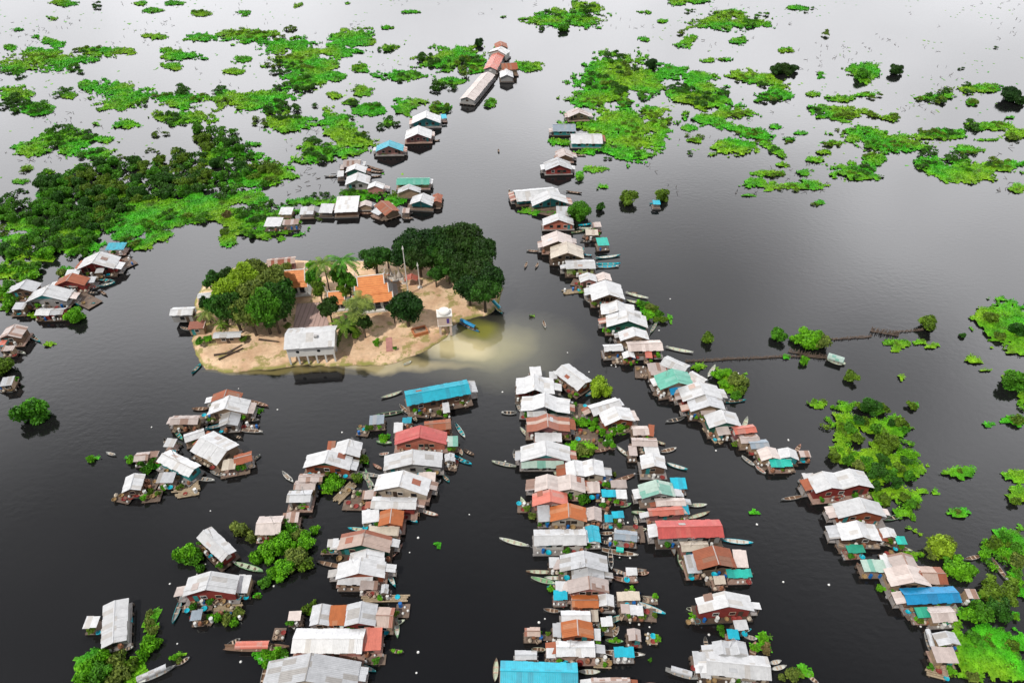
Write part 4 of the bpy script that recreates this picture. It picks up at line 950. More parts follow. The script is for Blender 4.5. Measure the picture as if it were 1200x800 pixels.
# ------------------------------------------------------------ the village, nearest rows last digit by digit
HL='''
G 142 290 396 290 105 G white red C
G 445 170 605 288 112 R white rustred C
G 235 205 310 200 60 F white open C
G 365 225 415 225 45 F white open C
G 175 408 503 425 95 G white dkgreen C porch=1.2 gable=dkgreen
G 215 475 345 470 55 F white open C
G 212 550 503 548 90 G striped mauve C
G 268 640 445 640 55 F white tan C
G 172 745 505 745 100 g white mauve C gable=teal front=palegreen
G 640 455 830 400 80 R white wood C
G 715 515 922 480 90 g white rustred C
H 474 112 733 100 100 M white cream C
H 268 205 605 212 95 M palepink cream C
H 617 232 700 232 70 F palepink open C
H 250 310 490 305 80 g salmon pink C
H 370 405 612 408 95 g rust cream C
H 288 410 368 406 100 F grey tan C
H 613 412 715 415 85 g pinkgrey wood C
H 262 560 608 556 108 R white white C
H 609 548 702 545 105 g cyan white C
H 435 735 755 738 105 g grey cream C
H 777 210 880 208 50 F pinkgrey open C
H 715 272 808 270 42 F cyan open C
H 812 278 882 278 58 F white open C
H 735 440 785 440 40 F cyan open C
H 785 415 860 412 42 F cyan open C
H 800 545 950 560 70 R slate open C
H 365 735 430 735 70 F white open C
H 745 60 880 70 0 X
I 515 68 735 68 65 l grey tan C
I 490 148 765 145 85 g pinkgrey pink C
I 408 150 480 150 60 F white open C
I 395 210 483 212 50 F cyan open C
I 516 250 690 250 85 R rust rustred C
I 692 245 800 250 75 g white wood C
I 445 345 640 345 80 R white white C
I 643 345 688 345 75 F cream open C
I 445 438 660 440 105 g rust rustred C
I 388 445 442 445 90 F grey tan C
I 665 470 705 472 75 F grey tan C
I 412 562 668 562 108 R white red C porch=1.0
I 37 722 553 735 160 R cyan red C
I 200 455 300 455 60 R striped open C
I 135 612 280 612 55 R grey open C
I 345 600 405 600 45 F white open C
I 880 50 950 52 48 F white open C
I 905 310 990 310 65 F white open C
I 712 388 785 385 42 F white open C
I 890 475 980 480 75 g pinkgrey wood C
I 800 590 930 590 50 F cyan open C
I 650 790 905 785 40 R pinkgrey tan C
I 820 215 968 215 50 F cream open C
I 845 300 900 300 55 F pinkgrey open C
J 62 -40 330 -45 0 X
X 285 40 430 35 60 g white pink D
X 432 40 555 35 58 g palepink cream D
X 378 160 655 150 125 g white tan D
X 467 295 755 305 90 G white tan D
X 512 400 862 408 95 g white dkgreen D
X 622 530 872 520 75 g white tan D
X 692 615 985 602 90 R palepink wood D
X 492 628 650 618 60 R white wood D
X 652 700 755 695 48 g white open D
X 845 690 900 690 55 F salmon open D
J 190 100 325 160 65 R white white D
J 342 185 432 235 42 R white tan D
J 100 165 200 160 65 F pinkgrey tan D
J 150 235 352 212 85 g teal tan D
J 225 285 318 280 50 F blue open D
J 288 305 520 290 78 g white red D
J 335 368 542 358 72 g grey tan D
J 402 402 490 400 50 F pinkgrey tan D
J 442 462 630 450 78 g white dkgreen D
J 497 518 568 512 60 F palepink tan D
J 600 515 725 500 50 R salmon mauve D
J 635 572 745 565 52 R pinkgrey tan D
J 692 602 800 595 52 R slate tan D
J 748 665 862 655 65 g palepink tan D
J 862 655 975 665 52 g white teal D
J 815 712 938 710 42 F turquoise open D
J 985 655 1045 655 35 F pinkgrey wood D
J 130 145 205 150 40 F salmon open D
J 5 520 98 518 55 R palepink tan S
J 98 520 132 525 60 F brown tan S
J 2 580 150 582 50 R pinkgrey pink S
J 78 640 160 635 55 F white tan S
J 55 700 200 700 75 g white wood S
J -15 640 30 640 55 F pinkgrey open S
K 50 172 250 160 80 g palegreen grey S
K 232 130 318 130 60 F cyan open S
K 142 235 315 228 48 R palepink tan S
K 100 292 300 280 52 R salmon mauve S
K 290 285 335 285 52 F cyan open S
K 150 393 530 385 105 R red grey S he=3.1
K 290 492 450 487 60 R cream pink S
K 375 575 600 560 112 g brown wood S porch=1.2
K 318 605 398 600 105 F grey tan S
K 600 570 678 575 95 F palepink tan S
K 562 660 703 655 45 F turquoise open S
K 485 695 548 695 45 F cream open S
L 422 262 772 245 98 g white red Q he=3.2
L 657 395 742 390 60 F white open Q
L 617 450 685 450 48 F cyan open Q
L 527 535 745 540 85 M grey grey Q
L 480 625 885 665 150 R white cream Q
L 395 600 475 600 75 F grey open Q
L 438 690 500 690 75 F white open Q
M 125 505 396 480 80 M white red R he=3.1
M 90 485 140 480 50 F white open R
M 238 628 462 622 68 g white rustred R
N 256 85 442 90 75 G white wood R
N 442 98 520 98 42 g white mauve R
N 290 172 370 168 36 F green open R
N 520 130 565 130 30 F turquoise open R
N 362 250 470 250 55 F palegreen open R
N 450 232 528 240 62 F white open R
N 495 225 615 225 60 g pinkgrey tan R
N 480 300 672 300 80 g palepink tan R
N 625 285 750 290 80 R striped tan R
N 558 388 812 378 78 R blue wood R
N 615 470 675 468 50 F green open R
N 675 478 790 472 78 R palepink tan R
N 705 595 812 592 58 g grey tan R
N 698 665 798 668 72 F pinkgrey tan R
N 850 380 900 380 42 F pinkgrey tan R
Z 470 184 550 182 27 F cyan open W
Z 350 255 515 250 50 g white red W
Z 245 335 380 332 34 g brown red W
Z 52 362 165 358 38 g grey wood W
Z 125 400 305 394 46 g white grey W gable=teal
Z 163 468 225 468 32 R white red W
Z 228 468 283 466 30 R grey red W
Z 5 560 105 555 46 g pinkgrey wood W
Z 0 605 25 605 20 F salmon open W
Z 60 445 112 443 26 F grey tan W
Z 290 300 350 295 24 F white tan W
Z 378 330 418 328 22 F grey open W
Z 300 350 345 350 20 F pinkgrey open W
Z 420 290 455 288 18 F white open W
Z 10 630 60 628 20 F pinkgrey tan W
O 5 555 45 550 26 F grey tan W
V 440 388 475 386 26 F white open N
V 1000 78 1030 76 18 F cyan open N
V 700 555 735 560 24 F white open N
V 790 585 830 585 22 F pinkgrey open N
V 455 350 478 350 18 F pinkgrey tan N
Z 750 463 850 460 36 R white grey I
Z 830 530 900 526 30 F striped tan I
P 682 172 900 165 72 g white tan P
P 695 118 860 110 42 g brown wood P
P 742 245 850 238 70 g grey grey P
P 472 238 625 235 50 R pinkgrey tan P
P 640 352 785 428 160 R white tan P
P 425 432 600 520 92 R white teal P
P 545 345 655 310 48 R white tan P
P 275 445 350 440 48 R pinkgrey tan P
P 350 432 400 432 25 F pinkgrey open P
P 210 600 318 585 82 g white wood P
P 400 562 490 560 52 F grey open P
P 755 492 828 485 52 F cream open P
P 820 465 918 440 55 R brown open P
P 440 368 495 372 45 F white open P
Q 430 200 852 122 100 R cyan wood L he=3.1
Q 555 388 730 372 70 R brown rustred L
Q 358 470 705 468 82 g red salmon L
Q 283 635 675 612 95 l white grey L
Q 188 355 285 350 55 F slate open L
Q 352 405 410 402 60 F white open L
Q 712 498 780 495 60 F palegreen open L
Q 692 605 760 603 48 g grey tan L
Q 680 275 722 270 60 F white open L
Q 410 355 468 355 30 F cyan open L
R 600 320 915 348 95 g white cream L
R 850 300 950 300 65 F palepink tan L
R 362 125 515 128 85 g white wood L
R 320 110 362 108 45 F brown tan L
R 185 195 458 208 75 g white rustred L gable=dkgreen
R 150 290 290 290 50 R pinkgrey tan L
R 125 340 250 340 55 R pinkgrey tan L
R 85 400 222 398 72 R grey grey L
R 524 395 600 395 48 F pinkgrey wood L
R 577 435 838 442 72 R white red L
R 620 532 762 528 85 g rust rustred L
R 522 528 620 515 70 F white tan L
R 560 605 735 610 50 F cream tan L
R 385 668 690 682 90 g striped dkgreen L
R 320 678 380 675 38 F white open L
U 745 65 952 58 60 g white tan L
U 672 138 955 130 90 g white rustred L
U 680 198 880 198 48 F white tan L
U 812 225 910 225 42 F pinkgrey open L
U 930 248 975 248 45 g grey open L
U 520 405 640 402 115 g grey grey L
U 632 405 735 402 110 F rust rustred L
U 722 398 905 395 125 g grey red L
U 905 412 1005 415 120 R striped tan L
U 418 545 828 545 145 R white pink L
U 828 545 935 540 130 F salmon pink L
U 250 745 800 750 160 g grey cream L
U 390 405 460 402 42 F palepink open L
S 312 168 467 320 118 R white red B
S 645 130 798 122 115 R palepink tan B
S 805 90 905 85 60 F pinkgrey open B
S 192 512 520 498 112 g white red B he=3.2
S 520 500 597 500 105 F white tan B
S 235 695 300 690 60 F slate open B
T 212 402 378 348 250 l white grey B
T 105 375 190 372 72 F white open B
V 838 92 1005 88 52 g white teal N
V 802 172 955 168 62 g white mauve N
V 643 245 803 242 45 g cyan pink N
V 470 325 570 322 38 R pinkgrey mauve N
V 482 360 600 360 40 g white dkgreen N
V 480 420 620 415 60 g white grey N
V 600 450 695 450 36 g white pink N
V 755 422 945 420 38 R teal lime N
V 760 475 895 470 36 g grey tan N
V 832 525 965 532 62 g white teal N
V 950 520 1008 520 58 g brown wood N
V 127 588 200 588 34 F white tan N
V 52 648 140 648 42 F white open N
V 237 588 315 585 36 F grey open N
V 345 575 420 575 42 F white open N
V 427 550 558 545 78 F white wood N
V 557 552 628 550 34 g pinkgrey tan N
V 675 537 742 595 72 R brown tan N
V 635 580 680 600 30 F grey open N
V 145 650 230 645 24 F pinkgrey open N
B 782 395 860 392 26 g pinkgrey tan E
B 730 440 815 440 26 R slate teal E
B 792 478 908 478 34 R white teal E
B 742 535 805 533 34 g pinkgrey tan E
B 702 575 802 572 38 g grey red E
F 82 185 275 168 52 R white teal D
F 155 212 328 200 50 g white teal D
F 272 258 330 258 36 F grey tan D
F 207 302 356 300 40 g white salmon D
F 210 388 345 385 46 g palepink tan D
F 247 438 395 438 50 g cream tan D
F 290 412 360 410 34 R pinkgrey tan D
F 315 490 445 487 40 R white lime D
F 405 352 460 352 22 F cream open D
F 438 318 472 316 18 F pinkgrey open D
F 455 395 505 392 30 F turquoise open D
F 705 218 738 218 16 F cyan open D
'''
for ln in HL.strip().splitlines():
    q=ln.split()
    if q[6]=='X' or 'X'==q[7] or len(q)<10: continue
    kw={}
    for e in q[10:]:
        k,v_=e.split('='); kw[k]=float(v_) if k in('he','porch') else v_
    house(q[0],*map(float,q[1:6]),*q[6:9],row=q[9],**kw)
# the long hall on piles at the top of the channel: three joined wings
house('B8',208,618,425,362,112,'R','palepink','grey','H',he=2.7,porch=0)
house('B8',432,330,520,170,112,'R','salmon','grey','H',he=2.8,porch=0)
house('B8',500,175,545,140,118,'R','white','white','H',he=3.1,porch=0)
house('B8',475,105,600,100,60,'g','brown','wood','H',he=2.8,porch=0)
house('B8',535,300,690,292,60,'R','brown','tan','H',he=3.2,porch=0)
house('B8',520,372,655,370,80,'g','white','grey','H',he=2.8,porch=0)
BL='''
E 675 440 720 488 teal yellow cyan=.7
E 530 525 615 568 blue wood blue=.75
E 278 715 312 700 white pale
E 818 285 830 255 grey wood
E 866 285 880 258 grey wood
E 900 518 912 550 white wood
D 170 755 208 712 teal wood
D 120 548 165 558 white wood
Z 25 632 115 655 white pale
Z 130 572 178 602 teal wood
Z 410 322 505 338 grey teal
Z 428 360 508 342 teal white
Z 380 385 430 388 grey dark
Z 440 380 470 398 dark wood
Z 340 408 400 412 grey wood
Z 60 478 120 480 wood dark
Z 843 740 885 700 teal wood
O 0 590 60 585 white dark
B 780 665 835 672 dark wood
B 582 660 590 690 grey wood
B 545 520 547 530 dark wood
B 90 595 150 600 dark wood
B 650 235 660 240 dark dark
B 810 540 850 540 pale wood
V 600 345 690 372 dark wood
V 620 405 680 398 dark wood
V 370 402 440 400 dark grey
V 790 628 855 628 grey wood
V 790 605 850 600 grey wood
V 960 210 995 205 dark wood
V 1000 75 1030 70 dark cyan
V 140 675 230 662 wood grey
V 560 600 630 602 pink wood
F 372 322 430 315 teal cyan
F 375 335 465 335 white pale
F 340 355 400 345 green wood
F 380 390 425 395 grey dark
F 450 468 560 455 teal white
F 450 495 560 492 cyan teal
F 450 508 555 503 white cyan
F 395 452 435 456 grey cyan
F 370 430 400 440 white wood
F 450 432 495 428 wood white
F 583 622 685 648 white pale
F 600 622 640 625 dark wood
F 400 645 432 668 white wood
F 690 225 740 222 teal cyan
J 200 35 362 68 white pale
J 445 215 490 140 palegreen white
J 205 715 328 752 teal white
J 155 590 185 600 wood pale
J 645 672 720 728 white grey
J 725 730 785 775 white pink
J 500 560 530 600 wood pale
J 955 655 990 605 pink wood
J 1000 690 1050 680 white dark
K 525 462 712 482 cyan white
K 330 262 442 258 white pale
K 268 552 318 655 green pale
K 5 405 90 402 pale wood
K 0 300 90 305 green olive
K 445 690 490 765 grey white
K 180 490 275 490 white dark
K 580 705 690 715 white dark
G 168 578 225 640 white pale
G 128 730 140 800 white dark
G 815 705 900 772 pale white
G 660 740 780 715 pink wood
G 545 655 640 665 pink grey
G 148 415 170 470 white grey
G 700 670 760 685 grey wood
H 715 655 960 690 white wood turquoise=.2
H 840 365 912 345 green green
H 700 545 800 540 white wood
H 925 515 1015 516 pale wood
H 935 430 950 490 pale grey
H 750 300 815 335 grey green
H 770 640 780 790 white dark
H 720 600 760 605 grey dark
H 870 790 1015 792 wood grey
I 325 308 440 325 grey wood
I 240 95 410 138 pale green
I 330 98 470 100 green white
I 780 95 960 130 pink wood
I 790 40 880 75 wood grey
I 960 70 1025 65 pink wood
I 980 225 1090 255 pale wood
I 950 262 1143 340 cyan white
I 740 515 860 525 green wood g=1
I 695 595 1005 615 white wood
I 245 575 345 580 pale wood
I 560 725 705 728 pale white
I 800 240 870 255 dark wood
I 820 440 800 480 white wood
I 700 450 760 450 wood dark
L 215 680 438 742 grey grey grey=.6
L 885 640 950 625 grey white
L 890 680 990 655 grey white
L 740 470 780 480 white grey
L 700 430 750 425 cyan white
L 470 480 480 540 grey dark
L 640 355 745 425 white cyan
L 350 290 430 300 pale dark
L 1140 725 1175 755 grey wood
N 655 560 688 670 grey grey grey=.75
N 840 222 920 205 grey wood
N 965 215 1045 325 grey wood
N 335 240 380 300 pink wood
N 470 360 540 430 grey wood
N 285 185 330 190 white grey
M 200 605 260 600 pale white
Q 265 210 410 165 grey pale
Q 760 375 830 475 white teal
Q 390 255 460 320 white wood
Q 720 265 858 235 teal green
Q 820 555 890 590 wood dark
Q 755 595 840 640 teal cyan
Q 105 415 190 435 pale green
Q 235 500 340 510 green pale g=1
Q 265 585 310 580 white pink
Q 790 545 810 590 pale pink
Q 480 330 505 365 pale wood
R 55 265 120 325 white grey
R 518 270 595 355 grey pale
R 865 492 968 520 pink white
R 765 520 848 560 cyan white
R 670 778 758 690 pink white
R 1060 180 1165 220 cyan dark
R 835 485 855 520 brown wood
R 1010 300 1020 310 teal wood
R 400 390 480 330 wood pale
R 585 220 640 250 wood pink
R 905 370 985 315 white dark
R 570 400 590 370 white grey
U 15 597 400 590 wood wood salmon=.5
U 745 678 905 735 teal white
U 1022 405 1030 540 green white
U 960 130 1018 242 teal white
U 975 78 1055 -5 pink wood
U 65 95 245 150 green pale
U 980 610 1070 622 dark wood g=1
U 50 570 95 550 grey dark
U 410 435 425 480 white grey
P 492 302 538 355 green teal
P 435 345 450 395 grey dark
P 600 565 715 578 white grey
P 902 140 1010 170 pink wood
P 862 240 962 246 grey dark
P 825 295 980 312 white wood
P 690 530 765 552 white grey
P 920 470 965 438 grey pale
P 470 370 540 385 wood green
P 820 330 870 350 dark dark
P 1088 530 1130 580 white grey
P 810 475 870 490 wood dark
P 115 425 170 440 grey white
S 120 752 178 590 teal grey
S 180 650 230 640 grey wood
S 500 370 685 420 green pale
S 230 665 310 660 dark wood
T 350 245 412 378 cyan teal
T 442 765 690 655 grey white grey=.75
T 685 655 780 600 grey wood
T 340 555 415 535 grey white
'''
BCOL['palegreen']='pale green'; BOATM['palegreen']=BOATM['pale']; BCOL['olive']='olive'; BOATM['olive']=BOATM['pale']; BCOL['brown']='brown'; BOATM['brown']=BOATM['wood']
for ln in BL.strip().splitlines():
    q=ln.split(); cn=None; fr=.45; cg=None
    if len(q)>7:
        k,f=q[7].split('=')
        if k=='g': cg='g'
        else: cn=k; fr=float(f)
    a=list(map(float,q[1:5]))
    boat(q[0],*a,q[5],q[6],canopy=cn,cfrac=fr,cargo=cg)
RL='''
H 800 540 1000 545 110 0 4
H 755 600 945 600 55 0 3
H 720 200 775 215 60 0 3
H 680 300 712 300 50 1 1
H 150 365 235 365 70 0 5
H 700 380 760 400 120 0 4
I 815 215 970 218 55 0 3
I 985 240 1090 245 55 0 2
I 850 330 1080 345 90 0 5
I 700 430 800 440 90 0 3
I 190 490 400 495 40 0 5
I 1010 500 1090 505 70 1 3
I 390 265 470 265 50 0 2
I 670 660 780 665 70 1 3
I 380 40 500 60 50 0 2
G 500 470 620 480 120 0 4
G 690 690 800 690 60 0 3
G 540 620 690 640 90 0 4
X 150 160 330 135 40 1 2
X 220 70 330 95 60 0 3
X 470 690 640 690 70 0 1
X 560 740 700 745 60 0 3
J 20 175 90 180 70 0 3
J 130 290 210 310 45 0 2
J 330 410 440 460 50 0 4
J 440 500 520 590 50 1 2
J 730 690 800 740 45 0 3
J 800 745 950 735 60 0 4
K 430 690 560 700 70 0 5
K 700 660 710 665 20 0 0
K 105 225 145 230 40 0 1
L 430 590 480 620 120 0 4
L 480 720 680 735 60 0 3
L 350 370 440 370 20 0 2
M 100 520 160 560 30 0 3
N 265 145 290 190 60 0 2
N 470 330 600 500 40 0 4
N 590 510 780 520 30 0 4
N 660 740 760 765 40 1 2
N 440 205 520 195 20 0 2
P 490 610 620 600 60 1 1
P 505 645 625 625 55 1 1
P 750 510 910 480 110 0 4
P 160 670 250 690 40 0 3
P 320 670 420 660 60 0 3
P 620 240 690 245 60 0 3
P 865 280 950 290 40 0 2
P 330 595 400 600 60 0 2
Q 600 290 720 290 80 0 4
Q 720 250 850 240 50 0 3
Q 110 420 190 430 70 0 3
Q 420 400 480 400 50 0 2
Q 690 650 780 660 70 0 3
Q 480 310 590 320 40 0 2
R 370 430 470 330 50 1 1
R 410 455 580 460 60 0 5
R 460 400 530 400 60 0 2
R 640 610 740 600 50 0 2
R 280 735 360 735 20 0 3
U 820 305 1090 300 42 1 2
U 1020 375 1100 375 80 0 5
U 720 660 960 660 60 0 1
U 300 510 370 510 70 0 3
S 185 650 370 640 50 0 4
S 240 700 370 740 50 0 4
S 380 640 540 640 60 1 2
S 370 680 560 700 50 0 2
F 150 240 270 265 35 0 1
F 400 360 460 380 30 0 1
V 820 560 1000 560 30 0 0
V 640 610 700 630 30 0 0
O 0 570 60 560 30 0 2
Z 530 240 575 270 60 0 2
Z 340 400 420 440 60 0 1
Z 60 470 130 465 40 0 2
'''
for ln in RL.strip().splitlines():
    q=ln.split(); raft(q[0],*map(float,q[1:6]),logs=q[6]=='1',clutter=int(q[7]))
# the bamboo barrier and its floating tank
def barrier():
    root=empty('bamboo_fence',(*W(*c2p('Y',250,168)).xy,0)); tag(root,'long low bamboo and brush fence across the open water right of the village','fence')
    org=root.location
    def run(x1,y1,x2,y2,n,nm,h=.6):
        a=W(*c2p('Y',x1,y1)); b=W(*c2p('Y',x2,y2)); r=random.Random(5); m=MB(); d=(b-a); k=Vector((-d.y,d.x,0)).normalized()
        for i in range(n):
            p=a.lerp(b,(i+.5)/n)+k*r.uniform(-.25,.25)-org; m.tube((p.x,p.y,-.4),(p.x+r.uniform(-.3,.3),p.y+r.uniform(-.3,.3),h*r.uniform(.6,1.2)),.07,5)
        for j in range(2):
            o_=k*(j-1)*.2-org; p=a+o_; q_=b+o_; prev=p
            for s in range(1,9):
                cur=(a.lerp(b,s/8))+o_+k*r.uniform(-.2,.2); m.tube((prev.x,prev.y,.2+.1*j),(cur.x,cur.y,.2+.1*j),.07,5); prev=cur
        m.build(nm,WOOD,root)
    run(65,182,400,165,150,'fence_run'); run(400,165,540,168,60,'fence_run'); run(540,110,690,98,60,'fence_run'); run(410,148,540,172,40,'brush_bundle',1.1); run(685,80,780,95,50,'brush_bundle',1.3); run(760,85,860,75,22,'fence_run',.6)
barrier()
boat('Y',540,172,602,192,'palegreen','pale',canopy='palegreen',cfrac=.85,wd=2.2)
FL=[]
for c,pts in dict(G=[(630,205),(50,340),(780,160),(810,170),(830,150),(845,130),(825,110)],H=[(70,60),(160,65),(1042,172),(890,470),(835,702),(905,706),(720,572)],
   I=[(295,395),(335,370),(285,525),(350,520),(345,490),(905,395),(965,408),(1035,425),(1038,540),(1075,500),(722,550),(820,65),(462,640)],
   J=[(920,580),(1075,615),(625,188),(515,232),(580,340),(605,348),(495,640),(385,640)],K=[(735,372),(890,708),(110,100),(600,705),(675,712)],L=[(970,118),(280,550),(495,455),(650,133)],
   N=[(205,340),(600,512),(635,535),(675,535),(718,540),(770,525),(680,765),(745,765)],P=[(365,285),(1060,188),(845,72),(690,745)],Q=[(1080,168),(262,285),(5,437),(1100,630),(600,335),(510,352)],
   R=[(405,33),(800,738),(850,650),(850,745),(1150,513),(965,700)],S=[(325,378),(355,398),(272,440),(755,515),(780,172),(1050,260)],T=[(650,130),(722,485),(697,512),(942,527),(1103,628),(910,25)],
   U=[(1100,35),(110,677),(1140,740),(1105,603),(1150,620),(915,703),(305,232),(560,75)],O=[(527,712),(385,790),(45,548)],X=[(1058,222),(575,755),(600,735),(625,775),(650,725),(610,760),(640,750),(590,778),(962,490)],M=[(15,300),(250,420),(318,522)],E=[(1010,660),(1105,745)]).items():
    FL+= [(c,x,y) for x,y in (pts if c in 'GHIXP' else pts[::2])]
floats(FL)
# ------------------------------------------------------------ plants: single trees and shrubs
TR='''
B 1000 690 35 olive
B 1112 680 32 olive
B 825 735 45 green
B 900 720 20 dark
Z 325 490 45 bright
O 120 655 60 green
O 18 505 40 olive
P 250 465 30 bright
P 30 460 28 bright
P 350 515 40 green
P 440 615 26 bright
P 360 640 26 olive
P 545 272 26 bright
P 705 245 24 olive
R 350 345 62 bright
R 300 325 40 green
R 385 330 40 bright
R 530 190 38 olive
R 495 305 38 olive
Q 285 480 40 bright
S 545 165 66 yellow
S 610 215 44 yellow
S 500 150 30 yellow
S 760 180 62 green
S 850 150 66 green
S 720 300 72 bright
S 820 250 78 bright
S 900 200 60 yellow
S 955 250 70 bright
S 890 350 85 yellow
S 960 380 60 olive
S 640 335 62 bright
S 820 410 75 bright
S 700 490 50 green
S 750 430 50 bright
S 1005 165 38 bright
S 220 310 78 bright
S 180 340 50 green
S 270 340 60 green
S 290 405 35 green
S 655 580 20 olive
S 400 710 45 bright
S 470 720 52 yellow
S 530 680 45 yellow
S 500 745 38 bright
T 140 660 70 bright
T 220 600 70 bright
T 100 720 70 bright
T 200 710 90 green
T 310 620 70 yellow
T 340 700 80 yellow
T 290 750 70 yellow
T 400 660 60 olive
T 510 520 66 bright
T 560 510 45 bright
T 480 580 50 bright
T 520 380 42 yellow
T 520 320 34 yellow
T 540 430 40 yellow
T 680 600 30 bright
T 710 620 26 yellow
U 250 630 34 bright
U 310 640 44 bright
U 260 690 34 bright
U 365 625 30 green
U 490 370 34 olive
U 535 335 22 olive
L 845 480 42 bright
L 860 550 44 brown
L 790 540 34 bright
L 1010 710 48 yellow
L 1065 700 36 olive
L 960 725 30 yellow
L 572 415 32 green
L 580 450 26 green
L 392 350 26 bright
N 720 165 70 lime
N 690 190 40 yellow
N 815 270 66 bright
N 770 250 40 green
N 860 265 40 bright
N 760 140 44 yellow
N 960 390 66 olive
N 1030 400 66 olive
N 1000 450 66 dark
N 900 440 50 green
N 860 480 44 bright
N 930 480 55 green
N 960 345 50 olive
N 1060 350 44 olive
N 445 355 22 bright
N 980 150 44 olive
N 1030 120 36 green
N 1090 230 44 yellow
N 1080 170 36 green
N 880 585 40 green
N 1070 625 34 olive
N 880 775 34 yellow
N 770 740 30 bright
N 40 765 34 yellow
N 1080 490 20 bright
J 505 200 44 bright
J 560 185 40 bright
J 540 250 36 bright
J 600 225 50 yellow
J 660 240 46 yellow
J 640 290 46 olive
J 610 320 40 green
J 385 160 26 bright
J 605 600 22 yellow
X 830 270 46 green
X 880 290 50 yellow
X 930 310 46 olive
X 860 375 44 bright
X 960 350 46 green
X 1000 400 44 olive
X 940 400 40 olive
X 790 260 34 bright
X 510 495 26 yellow
X 720 770 26 bright
G 705 310 84 lime
G 835 585 58 bright
G 790 600 36 bright
G 870 560 40 olive
G 575 730 56 yellow
G 640 740 36 olive
G 540 770 30 olive
G 590 545 45 bright
G 545 545 30 bright
G 660 555 38 bright
G 720 610 36 bright
G 760 640 32 bright
G 505 365 24 yellow
H 590 310 50 green
H 570 285 34 bright
H 250 430 32 yellow
H 240 215 22 bright
H 800 145 20 yellow
I 375 170 30 bright
I 810 510 24 bright
I 1040 645 16 green
Y 875 53 36 olive
Y 140 105 26 olive
Y 372 95 30 green
Y 485 110 44 bright
Y 520 120 36 yellow
Y 440 108 26 bright
Y 465 180 20 bright
Y 620 232 28 olive
Y 995 95 12 dark
Y 1170 245 45 green
Y 1085 35 28 olive
Y 1180 75 30 dark
Y 1120 100 22 olive
Y 825 330 18 olive
M 400 145 52 dark
M 435 165 36 green
M 300 250 36 green
M 340 300 36 olive
M 560 250 30 green
M 460 400 40 dark
M 520 500 40 dark
M 580 470 34 green
M 420 520 36 dark
M 590 600 34 green
M 360 150 30 olive
M 450 155 40 olive
M 540 225 40 olive
M 500 225 28 dark
M 440 305 34 olive
M 380 400 34 green
M 500 310 46 olive
M 370 215 32 olive
M 430 455 48 dark
M 350 215 34 dark
M 420 250 34 green
M 470 350 36 olive
M 300 400 34 green
M 560 400 30 dark
M 400 430 34 bright
M 470 480 34 green
M 540 440 34 olive
M 500 460 30 green
M 230 380 40 olive
M 340 420 36 yellow
M 600 150 20 olive
M 300 10 26 olive
M 1060 45 40 green
M 1090 210 34 olive
M 1080 590 30 olive
M 470 585 34 olive
M 560 575 30 olive
M 810 640 20 yellow
M 815 450 20 olive
A 120 655 0 dark
C 350 240 30 deep
C 325 245 24 deep
C 385 240 20 deep
C 740 245 26 deep
C 1140 335 34 deep
C 1165 350 24 deep
C 625 262 28 green
B 480 150 18 deep
B 1075 225 24 deep
B 770 100 18 green
Z 205 215 42 bright
Z 1000 45 26 brown
Z 985 120 22 olive
Z 1105 140 18 dark
Z 270 300 26 yellow
Z 310 300 24 olive
'''
for ln in TR.strip().splitlines():
    q=ln.split(); s=CR[q[0]][2]; 
    if float(q[3])<1: continue
    a,b=c2p(q[0],float(q[1]),float(q[2])); tree(a,b,float(q[3])/s,q[4])
